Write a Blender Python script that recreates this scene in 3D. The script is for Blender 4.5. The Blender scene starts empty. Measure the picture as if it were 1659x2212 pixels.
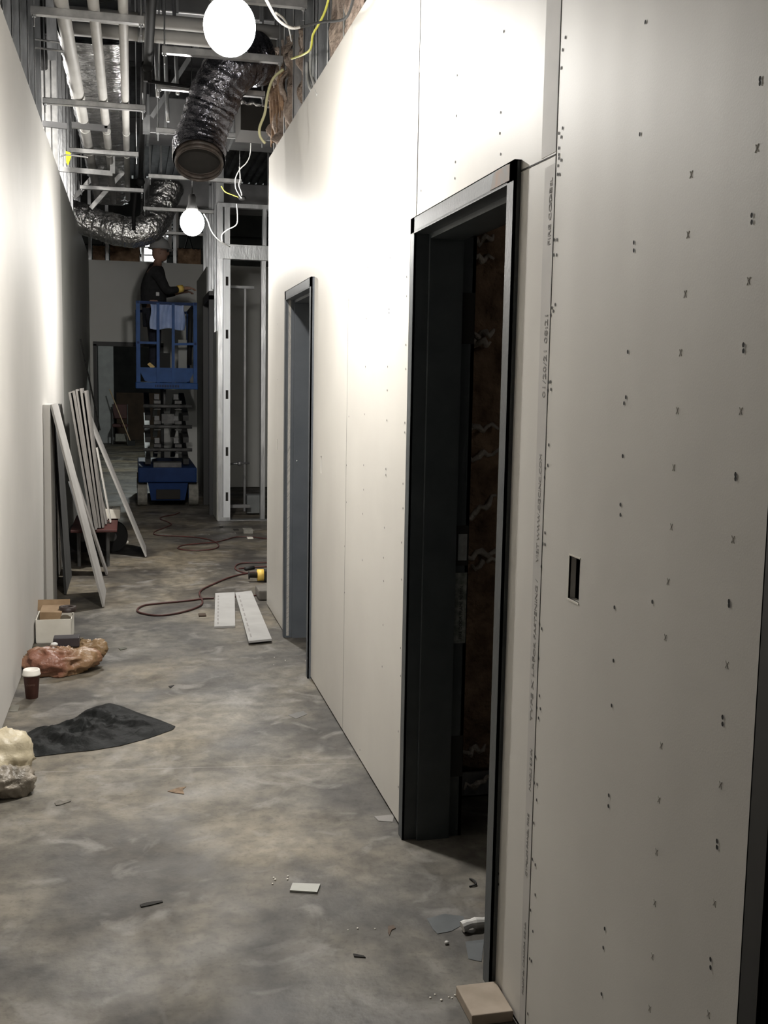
import bpy, bmesh, math, random
from mathutils import Vector, Matrix, noise
random.seed(7)
C = bpy.context.scene.collection
S = bpy.context.scene
PI = math.pi
ORD = 'nearest second third fourth fifth sixth seventh eighth ninth tenth eleventh twelfth thirteenth fourteenth fifteenth farthest'.split()
# ------------------------------------------------------------------ camera
FPX, CX, CY, H = 2320.0, 829.5, 1106.0, 1.6
yc = Vector((286 - CX, CY - 820, -FPX))
u0 = 480 - CX
vd = -(FPX * FPX + (286 - CX) * u0) / (CY - 820)
zc = -Vector((u0, vd, -FPX)).normalized()
yc.normalize()
xc = yc.cross(zc)
M3 = Matrix((xc, yc, zc))
cam = bpy.data.cameras.new('camera')
cam.sensor_fit = 'VERTICAL'; cam.sensor_height = 24; cam.lens = 24 * FPX / 2212
cam.clip_start = 0.05; cam.clip_end = 100
co = bpy.data.objects.new('camera', cam); C.objects.link(co)
co.matrix_world = Matrix.Translation((0, 0, H)) @ M3.to_4x4()
S.camera = co
# points of real surfaces met by a line of sight: the floor, a plane across (y), a plane along (x)
def pl(px, py, ax, val):
    d = M3 @ Vector((px - CX, CY - py, -FPX)); o = Vector((0, 0, H))
    return o + d * ((val - o[ax]) / d[ax])
def fl(px, py, z=0.0):
    return pl(px, py, 2, z)
# ------------------------------------------------------------------ world, exposure, light
S.view_settings.view_transform = 'Standard'; S.view_settings.look = 'None'
S.view_settings.exposure = 0.0; S.view_settings.gamma = 1; S.view_settings.use_curve_mapping = False
S.cycles.use_denoising = True
S.cycles.max_bounces = 10; S.cycles.diffuse_bounces = 6; S.cycles.sample_clamp_indirect = 8
w = bpy.data.worlds.new('world'); S.world = w; w.use_nodes = True
w.node_tree.nodes['Background'].inputs[0].default_value = (0.6, 0.7, 0.8, 1)
w.node_tree.nodes['Background'].inputs[1].default_value = 0.01
def light(name, kind, loc, power, color=(1, .96, .9), size=.1, rot=(0, 0, 0)):
    l = bpy.data.lights.new(name, kind); l.energy = power; l.color = color
    if kind == 'AREA': l.size = size
    else: l.shadow_soft_size = size
    o = bpy.data.objects.new(name, l); C.objects.link(o); o.location = loc; o.rotation_euler = rot
    return o
LAMP1 = (0.37, 4.27, 2.93); LAMP2 = (0.46, 8.6, 2.81)
BULB, CAP, BULB2, CAP2 = 75.0, 1950.0, 240.0, 2100.0        # radiance of the globe and of a cap added to throw light downward
light('work_light_next_room', 'POINT', (-1.2, 9.0, 3.7), 90)
light('fill_light_side_room', 'POINT', (2.6, 2.2, 2.4), 3.5, (1, .95, .9), .2)  # unseen weak fill, added to brighten the room behind the near doorway
light('work_light_far_room', 'POINT', (0.9, 20.5, 3.7), 360, (.93, 1, .95), .15)
# ------------------------------------------------------------------ materials
def mat(name, col, rough=.6, metal=0, spec=.5):
    m = bpy.data.materials.new(name); m.use_nodes = True
    b = m.node_tree.nodes['Principled BSDF']
    b.inputs['Base Color'].default_value = (*col, 1); b.inputs['Roughness'].default_value = rough
    b.inputs['Metallic'].default_value = metal; b.inputs['Specular IOR Level'].default_value = spec
    return m
def noisy(name, c1, c2, scale=5, rough=.6, metal=0, bump=0, bscale=None, stretch=(1, 1, 1), spec=.5, lo=.35, hi=.65, dist=.02, detail=6):
    m = mat(name, c1, rough, metal, spec); nt = m.node_tree; N = nt.nodes; L = nt.links
    b = N['Principled BSDF']
    g = N.new('ShaderNodeNewGeometry'); mp = N.new('ShaderNodeMapping'); mp.inputs['Scale'].default_value = stretch
    L.new(g.outputs['Position'], mp.inputs['Vector'])
    n = N.new('ShaderNodeTexNoise'); n.inputs['Scale'].default_value = scale; n.inputs['Detail'].default_value = detail
    L.new(mp.outputs[0], n.inputs['Vector'])
    r = N.new('ShaderNodeValToRGB'); r.color_ramp.elements[0].position = lo; r.color_ramp.elements[1].position = hi
    r.color_ramp.elements[0].color = (*c1, 1); r.color_ramp.elements[1].color = (*c2, 1)
    L.new(n.outputs['Fac'], r.inputs[0]); L.new(r.outputs[0], b.inputs['Base Color'])
    if bump:
        n2 = N.new('ShaderNodeTexNoise'); n2.inputs['Scale'].default_value = bscale or scale * 4; n2.inputs['Detail'].default_value = 4
        L.new(mp.outputs[0], n2.inputs['Vector'])
        bp = N.new('ShaderNodeBump'); bp.inputs['Strength'].default_value = bump; bp.inputs['Distance'].default_value = dist
        L.new(n2.outputs['Fac'], bp.inputs['Height']); L.new(bp.outputs[0], b.inputs['Normal'])
    return m
def drywall(name, c1, c2, bump=.25, rough=.55):
    """paper face with long vertical hollows, a little gloss"""
    m = noisy(name, c1, c2, 1.3, rough, 0, 0, spec=.4)
    nt = m.node_tree; N = nt.nodes; L = nt.links; b = N['Principled BSDF']
    g = N.new('ShaderNodeNewGeometry'); mp = N.new('ShaderNodeMapping'); mp.inputs['Scale'].default_value = (1, 1, .06)
    L.new(g.outputs['Position'], mp.inputs['Vector'])
    n = N.new('ShaderNodeTexNoise'); n.inputs['Scale'].default_value = 2.2; n.inputs['Detail'].default_value = 2
    L.new(mp.outputs[0], n.inputs['Vector'])
    n2 = N.new('ShaderNodeTexNoise'); n2.inputs['Scale'].default_value = 260; L.new(g.outputs['Position'], n2.inputs['Vector'])
    bp = N.new('ShaderNodeBump'); bp.inputs['Strength'].default_value = bump; bp.inputs['Distance'].default_value = .03
    bp2 = N.new('ShaderNodeBump'); bp2.inputs['Strength'].default_value = .08; bp2.inputs['Distance'].default_value = .002
    L.new(n.outputs['Fac'], bp.inputs['Height']); L.new(n2.outputs['Fac'], bp2.inputs['Height'])
    L.new(bp.outputs[0], bp2.inputs['Normal']); L.new(bp2.outputs[0], b.inputs['Normal'])
    return m
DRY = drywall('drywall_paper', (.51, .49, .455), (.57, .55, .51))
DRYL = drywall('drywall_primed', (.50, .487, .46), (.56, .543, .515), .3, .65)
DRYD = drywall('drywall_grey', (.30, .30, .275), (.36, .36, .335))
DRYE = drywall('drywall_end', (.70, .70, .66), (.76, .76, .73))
DRYEDGE = noisy('gypsum_core', (.55, .53, .5), (.7, .68, .64), 30, .8)
BAND = noisy('drywall_edge_band', (.42, .405, .385), (.48, .46, .435), 6, .7)
GAP = mat('shadow_gap', (.02, .018, .016), .9)
def concrete():
    m = mat('concrete', (.3, .28, .25), .6); nt = m.node_tree; N = nt.nodes; L = nt.links; b = N['Principled BSDF']
    g = N.new('ShaderNodeNewGeometry')
    def nz(s, d, dis=0):
        n = N.new('ShaderNodeTexNoise'); n.inputs['Scale'].default_value = s; n.inputs['Detail'].default_value = d
        n.inputs['Distortion'].default_value = dis; L.new(g.outputs['Position'], n.inputs['Vector']); return n
    def ramp(n, a, c, p, q):
        r = N.new('ShaderNodeValToRGB'); r.color_ramp.elements[0].position = p; r.color_ramp.elements[1].position = q
        r.color_ramp.elements[0].color = (*a, 1); r.color_ramp.elements[1].color = (*c, 1); L.new(n.outputs['Fac'], r.inputs[0]); return r
    def mix(kind, f, a, c):
        x = N.new('ShaderNodeMixRGB'); x.blend_type = kind
        if isinstance(f, float): x.inputs[0].default_value = f
        else: L.new(f, x.inputs[0])
        L.new(a, x.inputs[1]); L.new(c, x.inputs[2]); return x
    base = ramp(nz(1.6, 8, .6), (.055, .050, .044), (.165, .150, .122), .40, .62)
    warm = ramp(nz(.8, 5, .3), (.93, .96, 1.0), (1.06, 1.0, .88), .4, .62)
    a = mix('MULTIPLY', .9, base.outputs[0], warm.outputs[0])
    fine = ramp(nz(14, 8, .3), (.62, .61, .6), (1.12, 1.1, 1.08), .34, .62)
    c = mix('MULTIPLY', .95, a.outputs[0], fine.outputs[0])
    chalk = ramp(nz(5, 9, .8), (0, 0, 0), (1, 1, 1), .56, .70)
    ch = N.new('ShaderNodeRGB'); ch.outputs[0].default_value = (.23, .218, .20, 1)
    mm = N.new('ShaderNodeMath'); mm.operation = 'MULTIPLY'; mm.inputs[1].default_value = .6; L.new(chalk.outputs[0], mm.inputs[0])
    d = mix('MIX', mm.outputs[0], c.outputs[0], ch.outputs[0])
    stain = ramp(nz(2.7, 8, 1.0), (1, 1, 1), (.48, .45, .42), .56, .70)
    e = mix('MULTIPLY', .8, d.outputs[0], stain.outputs[0])
    spk = ramp(nz(60, 3), (.72, .7, .68), (1.05, 1.05, 1.05), .34, .46)
    e2 = mix('MULTIPLY', .6, e.outputs[0], spk.outputs[0])
    sp = N.new('ShaderNodeSeparateXYZ'); L.new(g.outputs['Position'], sp.inputs[0])
    j1 = N.new('ShaderNodeMath'); j1.operation = 'MULTIPLY_ADD'; j1.inputs[1].default_value = .10; L.new(sp.outputs[0], j1.inputs[0]); L.new(sp.outputs[1], j1.inputs[2])
    j2 = N.new('ShaderNodeMath'); j2.operation = 'COMPARE'; j2.inputs[1].default_value = 4.40; j2.inputs[2].default_value = .0035; L.new(j1.outputs[0], j2.inputs[0])
    jm = N.new('ShaderNodeMath'); jm.operation = 'MULTIPLY'; jm.inputs[1].default_value = .45; L.new(j2.outputs[0], jm.inputs[0])
    e2 = mix('MIX', jm.outputs[0], e2.outputs[0], ch.outputs[0])
    L.new(e2.outputs[0], b.inputs['Base Color'])
    bp = N.new('ShaderNodeBump'); bp.inputs['Strength'].default_value = .25; bp.inputs['Distance'].default_value = .01
    L.new(nz(22, 6).outputs['Fac'], bp.inputs['Height']); L.new(bp.outputs[0], b.inputs['Normal'])
    rr = ramp(nz(3, 4), (.45, .45, .45), (.75, .75, .75), .3, .7); L.new(rr.outputs[0], b.inputs['Roughness'])
    return m
CONC = concrete()
STEEL = noisy('galvanised_steel', (.42, .43, .44), (.62, .63, .64), 14, .38, .85, .1, 60, (1, 1, .3))
ALU = noisy('bright_channel_steel', (.42, .42, .42), (.56, .56, .55), 20, .42, .75)
GDUCT = noisy('duct_sheet_metal', (.2, .2, .205), (.32, .32, .325), 3, .45, .7, .1, 8)
FRAME = noisy('door_frame_primer', (.045, .052, .056), (.06, .068, .072), 8, .42, 0, .05, 80)
FRAMEB = noisy('door_frame_blue_primer', (.082, .092, .104), (.097, .107, .12), 8, .42, 0, .05, 80)
FRAMEK = mat('door_frame_black', (.02, .02, .02), .5)
def foil(name, c1, c2, st, rough=.22, bs=.5):
    m = noisy(name, c1, c2, 9, rough, .95, bs, 16, st, dist=.04); return m
FOIL = foil('foil_jacket', (.45, .45, .46), (.7, .7, .7), (1, 2.4, 1), .2, .9)
FOILD = foil('flex_duct_jacket', (.12, .12, .14), (.25, .25, .28), (1, 1, 1), .18, .8)
FOILS = foil('silver_wrinkled_jacket', (.75, .75, .75), (.9, .9, .9), (1, 1, 1), .26, 1.0)
WHITE = noisy('white_pipe_cover', (.44, .43, .41), (.52, .51, .49), 5, .6)
BLACK = mat('black_iron', (.008, .008, .008), .7, spec=.2)
RUB = mat('black_rubber', (.01, .01, .01), .7)
INS = noisy('kraft_insulation', (.15, .09, .055), (.5, .33, .21), 9, .9, 0, .9, 24, dist=.03, lo=.3, hi=.7)
FIBRE = noisy('insulation_fibre', (.5, .44, .38), (.8, .72, .62), 12, .95, 0, .7, 40)
DECK = noisy('metal_deck', (.05, .05, .053), (.13, .13, .135), 2.5, .6, .3, .3, 9)
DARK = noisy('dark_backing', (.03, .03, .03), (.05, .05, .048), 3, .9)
BLUE = noisy('lift_blue_paint', (.008, .055, .20), (.013, .075, .26), 9, .5, spec=.25)
BLUED = noisy('lift_dark_blue_paint', (.004, .022, .09), (.007, .03, .115), 9, .55, spec=.2)
LGREY = noisy('lift_arm_grey', (.05, .05, .05), (.12, .12, .118), 12, .5)
TYRE = noisy('dusty_tyre', (.17, .165, .145), (.26, .25, .22), 20, .9)
TOWEL = noisy('blue_cloth', (.25, .34, .60), (.42, .52, .78), 14, .85, 0, .6, 20, (1, 1, .3))
YEL = noisy('yellow_plastic', (.75, .5, .08), (.85, .6, .15), 9, .5)
YW = mat('yellow_cable', (.62, .62, .10), .45)
WW = mat('white_cable', (.62, .62, .6), .4)
CORD = noisy('extension_cord_rubber', (.05, .018, .016), (.085, .03, .026), 9, .5)
CARD = noisy('cardboard', (.20, .13, .07), (.28, .19, .11), 12, .85)
BROWN = noisy('dark_cardboard', (.045, .03, .02), (.07, .045, .03), 4, .9)
PAPER = noisy('white_board', (.60, .57, .5), (.68, .65, .58), 8, .8)
SKIN = mat('skin', (.32, .19, .14), .55)
CLOTH = noisy('dark_sweatshirt', (.012, .012, .013), (.02, .02, .022), 20, .9)
JEANS = noisy('dark_trousers', (.012, .014, .022), (.02, .022, .035), 20, .9)
HAT = mat('grey_hard_hat', (.42, .42, .42), .4)
PLAST = noisy('black_plastic_sheet', (.003, .0033, .0033), (.008, .009, .009), 8, .6, 0, .7, 14, spec=.12)
INK = mat('grey_ink', (.25, .24, .23), .8)
HOLE = mat('screw_dimple', (.012, .011, .01), .9)
XMK = mat('faint_pencil', (.48, .46, .425), .9)
WOOD = noisy('lumber', (.42, .30, .18), (.5, .37, .24), 6, .8, stretch=(1, 1, .1))
RED = noisy('dolly_red', (.05, .013, .011), (.07, .018, .015), 9, .6)
def emis(name, col, k):
    m = bpy.data.materials.new(name); m.use_nodes = True; nt = m.node_tree
    e = nt.nodes.new('ShaderNodeEmission'); e.inputs[0].default_value = (*col, 1); e.inputs[1].default_value = k
    nt.links.new(e.outputs[0], nt.nodes['Material Output'].inputs['Surface']); return m
GLOW = emis('bulb_glow', (1, .97, .92), BULB); GLOWC = emis('bulb_cap_glow', (1, .97, .92), CAP)
GLOW2 = emis('far_bulb_glow', (1, .97, .92), BULB2); GLOWC2 = emis('far_bulb_cap_glow', (1, .97, .92), CAP2)
# ------------------------------------------------------------------ mesh helpers
class MB:
    def __init__(s): s.b = bmesh.new()
    def box(s, a, c, rot=None, bev=0):
        a, c = Vector(a), Vector(c)
        m = Matrix.Translation((a + c) / 2) @ Matrix.Diagonal((*[abs(x) for x in (c - a)], 1))
        if rot: m = rot @ m
        r = bmesh.ops.create_cube(s.b, size=1, matrix=m)
        if bev:
            es = {e for v in r['verts'] for e in v.link_edges}
            bmesh.ops.bevel(s.b, geom=list(es), offset=bev, segments=2, affect='EDGES', profile=.5)
        return s
    def hexa(s, p):          # eight corners: bottom ring then top ring
        v = [s.b.verts.new(x) for x in p]
        for f in ((3, 2, 1, 0), (4, 5, 6, 7), (0, 1, 5, 4), (1, 2, 6, 5), (2, 3, 7, 6), (3, 0, 4, 7)):
            s.b.faces.new([v[i] for i in f])
        return s
    def plank(s, a, c, wid, th, side=(0, 1, 0)):   # board from a to c, width along side, thickness across
        a, c, side = Vector(a), Vector(c), Vector(side).normalized()
        n = (c - a).cross(side).normalized() * th / 2; h = side * wid / 2
        return s.hexa([a - h - n, a + h - n, a + h + n, a - h + n, c - h - n, c + h - n, c + h + n, c - h + n])
    def cyl(s, a, c, r, r2=None, n=16):
        return s.tube([a, c], r, n, r2=r2)
    def tube(s, pts, r, n=10, cap=True, r2=None, radf=None, closed=False):
        pts = [Vector(p) for p in pts]; rings = []; up = None
        for i, p in enumerate(pts):
            d = (pts[min(i + 1, len(pts) - 1)] - pts[max(i - 1, 0)]).normalized()
            if up is None:
                up = Vector((0, 0, 1)) if abs(d.z) < .9 else Vector((0, 1, 0))
            x = d.cross(up).normalized(); y = x.cross(d).normalized(); up = y
            rr = r if r2 is None else r + (r2 - r) * i / (len(pts) - 1)
            ring = []
            for k in range(n):
                a = 2 * PI * k / n; q = rr * (radf(i, k, p) if radf else 1)
                ring.append(s.b.verts.new(p + x * math.cos(a) * q + y * math.sin(a) * q))
            rings.append(ring)
        for A, B in zip(rings, rings[1:]):
            for k in range(n): s.b.faces.new((A[k], A[(k + 1) % n], B[(k + 1) % n], B[k]))
        if cap:
            s.b.faces.new(rings[0][::-1]); s.b.faces.new(rings[-1])
        return s
    def lathe(s, c, prof, n=20, cap=True):
        c = Vector(c); rings = []
        for r, z in prof:
            rings.append([s.b.verts.new(c + Vector((math.cos(2 * PI * k / n) * r, math.sin(2 * PI * k / n) * r, z))) for k in range(n)])
        for A, B in zip(rings, rings[1:]):
            for k in range(n): s.b.faces.new((A[k], A[(k + 1) % n], B[(k + 1) % n], B[k]))
        if cap: s.b.faces.new(rings[0][::-1]); s.b.faces.new(rings[-1])
        return s
    def ball(s, c, r, sc=(1, 1, 1), f=None, u=20, v=12):
        m = Matrix.Translation(c) @ Matrix.Diagonal((sc[0] * r, sc[1] * r, sc[2] * r, 1))
        q = bmesh.ops.create_uvsphere(s.b, u_segments=u, v_segments=v, radius=1, matrix=m)
        if f:
            for x in q['verts']: x.co = f(x.co.copy())
        return s
    def grid(s, nx, ny, f):
        v = [[s.b.verts.new(f(i / nx, j / ny)) for j in range(ny + 1)] for i in range(nx + 1)]
        for i in range(nx):
            for j in range(ny): s.b.faces.new((v[i][j], v[i + 1][j], v[i + 1][j + 1], v[i][j + 1]))
        return s
    def poly(s, pts, th):      # flat polygon given an upward thickness
        lo = [s.b.verts.new(Vector(p)) for p in pts]; hi = [s.b.verts.new(Vector(p) + Vector((0, 0, th))) for p in pts]
        s.b.faces.new(lo[::-1]); s.b.faces.new(hi); n = len(pts)
        for i in range(n): s.b.faces.new((lo[i], lo[(i + 1) % n], hi[(i + 1) % n], hi[i]))
        return s
    def solid(s, th):
        bmesh.ops.recalc_face_normals(s.b, faces=s.b.faces)
        bmesh.ops.solidify(s.b, geom=s.b.faces[:], thickness=th); return s
    def build(s, name, m, parent=None, smooth=False, label=None, fix=True):
        if fix: bmesh.ops.recalc_face_normals(s.b, faces=s.b.faces)
        o = finish(s.b, name, m, parent, smooth)
        if label: o['label'] = label
        return o
def finish(b, name, m, parent=None, smooth=False):
    me = bpy.data.meshes.new(name)
    if parent is not None: org = Vector(parent['org'])
    else:
        vs = [v.co for v in b.verts]
        lo = Vector([min(v[i] for v in vs) for i in range(3)]); hi = Vector([max(v[i] for v in vs) for i in range(3)])
        org = Vector(((lo.x + hi.x) / 2, (lo.y + hi.y) / 2, lo.z))
    for v in b.verts: v.co -= org
    if smooth:
        for f in b.faces: f.smooth = True
    b.to_mesh(me); b.free(); me.materials.append(m)
    o = bpy.data.objects.new(name, me); C.objects.link(o)
    if parent is not None: o.parent = parent
    else: o.location = org
    o['org'] = tuple(org)
    return o
def thing(name, label, cat, loc=(0, 0, 0), group=None):
    o = bpy.data.objects.new(name, None); C.objects.link(o); o.location = loc; o['org'] = tuple(loc); o.empty_display_size = .1
    return tag(o, label, cat, group)
def tag(o, label=None, cat=None, group=None, kind=None):
    if label: o['label'] = label
    if cat: o['category'] = cat
    if group: o['group'] = group
    if kind: o['kind'] = kind
    return o
def struct(o): o['kind'] = 'structure'; return o
def smooth_path(pts, k=6):
    pts = [Vector(p) for p in pts]; P = [pts[0]] + pts + [pts[-1]]; out = []
    for i in range(1, len(P) - 2):
        a, b, c, d = P[i - 1:i + 3]
        for j in range(k):
            t = j / k
            out.append(.5 * ((2 * b) + (c - a) * t + (2 * a - 5 * b + 4 * c - d) * t * t + (3 * b - a - 3 * c + d) * t ** 3))
    out.append(pts[-1]); return out
# ------------------------------------------------------------------ setting
XL, XR, YE = -.595, .93, 16.3
struct(MB().box((-4, -4, -.1), (6, 34, 0)).build('floor', CONC))
ce = MB()
for i in range(84):
    x0 = -4 + i * .12; ce.box((x0, -4, 4.95), (x0 + .06, 34, 5.0))
ce.box((-4, -4, 5.0), (6, 34, 5.05)); struct(ce.build('ceiling', DECK))
for n, a, b in (('wall_outer_left', (-4.1, -4, 0), (-4, 34, 5)), ('wall_outer_right', (6, -4, 0), (6.1, 34, 5)),
                ('wall_behind_camera', (-4, -4.1, 0), (6, -4, 5)), ('wall_outer_far', (-4, 34, 0), (6, 34.1, 5))):
    struct(MB().box(a, b).build(n, DARK))
# left corridor wall: drywall slab
wl = struct(MB().box((XL - .016, -4, .012), (XL, 10.0, 3.36)).build('wall_left', DRYL))
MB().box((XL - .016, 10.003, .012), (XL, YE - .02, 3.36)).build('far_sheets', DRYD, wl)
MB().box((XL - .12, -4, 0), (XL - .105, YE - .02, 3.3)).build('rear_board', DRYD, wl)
# right corridor wall: sheets with real gaps, two doorways and three box cut-outs
TOPR = 3.13
def sheet(m, y0, y1, z0, z1, holes=()):
    holes = [(h[0], h[1], max(h[2], z0), min(h[3], z1)) for h in holes]
    """boxes around rectangular holes (y0,y1,z0,z1)"""
    ys = sorted({y0, y1, *[h[0] for h in holes], *[h[1] for h in holes]}); zs = sorted({z0, z1, *[h[2] for h in holes], *[h[3] for h in holes]})
    for a, b in zip(ys, ys[1:]):
        run = None
        for c, d in zip(zs, zs[1:]):
            hit = any(h[0] < (a + b) / 2 < h[1] and h[2] < (c + d) / 2 < h[3] for h in holes)
            if hit:
                if run: m.box((XR, a, run[0]), (XR + .016, b, run[1])); run = None
            else: run = (run[0], d) if run else (c, d)
        if run: m.box((XR, a, run[0]), (XR + .016, b, run[1]))
g = .0015
OUT = [(2.115, 2.172, 1.14, 1.235), (5.365, 5.395, 1.145, 1.232), (7.06, 7.085, 1.155, 1.228)]
m = MB()
sheet(m, 1.41, 2.335 - g, .012, TOPR, [OUT[0]])
sheet(m, 2.335 + g, 2.60, .012, 2.125); sheet(m, 2.335 + g, 3.56, 2.125, TOPR, [(2.6, 3.57, 1.9, 2.14)])
sheet(m, 3.56 + g, 4.72 - g, .012, TOPR); sheet(m, 4.72 + g, 5.70, .012, TOPR, [OUT[1]])
sheet(m, 5.70, 6.60, 2.13, TOPR); sheet(m, 6.60, 7.60, .012, TOPR, [OUT[2]])
wr = struct(m.build('wall_right', DRY))
sheet2 = MB(); sheet2.box((XR, -4, .012), (XR + .016, .38, TOPR)); sheet2.build('near_sheet', DRY, wr)
b2 = MB()
for a, b, z0, z1 in ((-4, .38, 0, TOPR), (1.41, 2.60, 0, TOPR), (2.6, 3.53, 2.13, TOPR), (3.53, 5.67, 0, TOPR), (5.67, 6.62, 2.13, TOPR), (6.62, 7.60, 0, TOPR), (.38, 1.41, 2.13, TOPR)):
    b2.box((1.085, a, z0), (1.10, b, z1))
b2.build('rear_board', DRYD, wr)
cv = MB()
for h in OUT[:1]:
    cv.box((XR + .05, h[0] - .02, h[2] - .03), (XR + .055, h[1] + .012, h[3] + .03)); 
cv.build('electrical_box', noisy('box_steel', (.13, .12, .105), (.17, .16, .14), 9, .6), wr)
eg = MB()       # torn white paper rims of the cut-out
h = OUT[0]
eg.box((XR - .0015, h[0] - .002, h[2] - .004), (XR + .004, h[1] + .004, h[2])).box((XR - .0015, h[0] - .002, h[3]), (XR + .004, h[1] + .003, h[3] + .003)).box((XR - .001, h[1], h[2]), (XR + .004, h[1] + .002, h[3]))
eg.build('torn_paper_edge', PAPER, wr)
# drywall return at the far corner and the wall behind it
struct(MB().box((XR, 7.60, .012), (5, 7.616, TOPR)).build('wall_return', DRY))
# pale taper band beside the seam
bd = MB()
bd.hexa([(XR - .0006, 2.337, .02), (XR - .0006, 2.375, .02), (XR, 2.375, .02), (XR, 2.337, .02), (XR - .0006, 2.337, 2.10), (XR - .0006, 2.40, 2.10), (XR, 2.40, 2.10), (XR, 2.337, 2.10)])
bd.build('tapered_edge', BAND, wr)
MB().box((XR - .0008, 2.337, 2.125), (XR, 2.425, TOPR)).build('tapered_edge', BAND, wr)
gp = MB()
gp.hexa([(XR - .0012, 2.335, 2.117), (XR - .0012, 2.60, 2.121), (XR, 2.60, 2.121), (XR, 2.335, 2.117), (XR - .0012, 2.335, 2.1195), (XR - .0012, 2.60, 2.126), (XR, 2.60, 2.126), (XR, 2.335, 2.1195)])
gp.box((XR - .0008, 2.3335, .012), (XR, 2.3365, TOPR)); gp.box((XR - .0005, 4.719, .012), (XR, 4.7205, 2.4))
gp.box((XR - .0008, 3.5595, 2.2), (XR, 3.5612, 2.62))
gp.build('joint_line', GAP, wr)
# screws and pencil marks on the sheets
sc = MB(); xm = MB()
def dot(px, py, ry=.0045, rz=.008, mb=None):
    p = pl(px, py, 0, XR); n = 8
    vs = [mb.b.verts.new((XR - .0012, p.y + math.cos(2 * PI * k / n) * ry, p.z + math.sin(2 * PI * k / n) * rz)) for k in range(n)]
    mb.b.faces.new(vs)
for px, ys in ((1643, (170, 180)), (1625, (465, 480)), (1607, (745, 758)), (1590, (1025, 1034)), (1576, (1299, 1308)), (1562, (1549, 1564)), (1550, (1817, 1830)), (1536, (2072, 2090)),
               (1395, (48,)), (1383, (290,)), (1370, (524, 541)), (1357, (760,)), (1353, (858,)), (1349, (871,)), (1346, (985,)), (1341, (1090, 1112)), (1328, (1312,)), (1326, (1427,)), (1322, (1524,)),
               (1316, (1718,)), (1315, (1741,)), (1307, (2006,)), (1304, (2047,)), (1300, (2147,)),
               (1122, (401, 415)), (1114, (627, 642)), (1107, (740, 729)), (1102, (905, 921)), (1097, (1080, 1155)), (1090, (1278, 1330)), (1086, (1437, 1488)), (1083, (1676, 1700)), (1078, (1887, 1910)), (1068, (2095, 2108)),
               (1222, (81,)), (1216, (108,)), (1213, (147,)), (1216, (277,)), (1208, (288,)), (1213, (296,)), (1208, (320,)), (1208, (334,)), (1208, (342,)), (1213, (346,)), (1206, (358,)), (1205, (377,)), (1209, (377,)), (1198, (518,)), (1204, (518,)), (1197, (551,)), (1203, (551,)),
               (1200, (658,)), (1193, (665,)), (1190, (680,)), (1196, (672,)), (1186, (825,)), (1190, (825,)), (1184, (843,)), (1191, (841,)), (1186, (961,)), (1184, (1005,)), (1178, (1011,)), (1177, (1031,)),
               (1178, (1151,)), (1173, (1174,)), (1178, (1176,)), (1170, (1224,)), (1166, (1347,)), (1171, (1358,)), (1164, (1422,)), (1166, (1503,)), (1160, (1528,)), (1168, (1531,)), (1164, (1551,)), (1158, (1635,)),
               (1155, (1691,)), (1161, (1694,)), (1160, (1728,)), (1154, (1778,)), (1151, (1856,)), (1157, (1868,)), (1157, (1933,)), (1147, (1966,)), (1152, (2012,)), (1145, (2071,)), (1149, (2076,)), (1141, (2190,)),
               (1089, (68,)), (988, (163,)), (1082, (243,)), (986, (250,)), (1080, (288,)), (1082, (333,)), (984, (350,)), (926, (455,)), (910, (412,)), (983, (385,)),
               (843, (557,)), (841, (668, 676)), (838, (792,)), (837, (843,)), (836, (908,)), (834, (1013, 1026)), (831, (1140,)), (829, (1205,)), (829, (1255,)), (828, (1350,)), (826, (1440,)),
               (795, (577,)), (792, (688,)), (790, (792,)), (788, (895,)), (786, (1005, 1058)), (784, (1110,)), (783, (1210,)), (778, (1620,)),
               (879, (598, 640)), (877, (745, 797)), (875, (913, 934)), (871, (1045, 1098)), (868, (1172, 1252)), (866, (1400, 1460)), (861, (1580, 1700)),
               (754, (648, 900)), (749, (1005, 1085)), (745, (1180, 1280)), (669, (1180, 1270)), (600, (700, 820)), (1410, (1300,))):
    for y in ys:
        dot(px, y, .0035, .0043, sc)
sc.build('screw_dimples', HOLE, wr)['kind'] = 'stuff'
for px, py in ((1635, 320), (1617, 607), (1600, 888), (1583, 1165), (1570, 1436), (1556, 1695), (1543, 1950), (1530, 2190), (1480, 635), (1470, 762), (1463, 887), (1455, 1010), (1450, 1138), (1443, 1256), (1437, 1377), (1428, 1610), (1423, 1727), (1418, 1840), (1414, 1950), (1409, 2065), (1403, 2178), (1486, 507), (1493, 377)):
    p = pl(px, py, 0, XR)
    for s in (-1, 1):
        xm.hexa([Vector((XR - q, p.y + a * .004 + c * .0009, p.z + b * .006)) for q, a, b, c in
                 ((.0008, -1, -s, -1), (.0008, -1, -s, 1), (0, -1, -s, 1), (0, -1, -s, -1), (.0008, 1, s, -1), (.0008, 1, s, 1), (0, 1, s, 1), (0, 1, s, -1))])
xm.build('pencil_crosses', XMK, wr)['kind'] = 'stuff'
def text(s, size, loc, rotm, m, parent, name='printed_text', sx=1):
    cu = bpy.data.curves.new(name, 'FONT'); cu.body = s; cu.size = size; cu.extrude = .0002; cu.resolution_u = 2
    o = bpy.data.objects.new(name, cu); C.objects.link(o); dg = bpy.context.evaluated_depsgraph_get(); dg.update()
    me = bpy.data.meshes.new_from_object(o.evaluated_get(dg)); bpy.data.objects.remove(o)
    me.transform(Matrix.Translation(Vector(loc) - Vector(parent['org'])) @ rotm.to_4x4() @ Matrix.Diagonal((sx, 1, 1, 1))); me.materials.clear(); me.materials.append(m)
    t = bpy.data.objects.new(name, me); C.objects.link(t); t.parent = parent; t['org'] = parent['org']; return t
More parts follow.
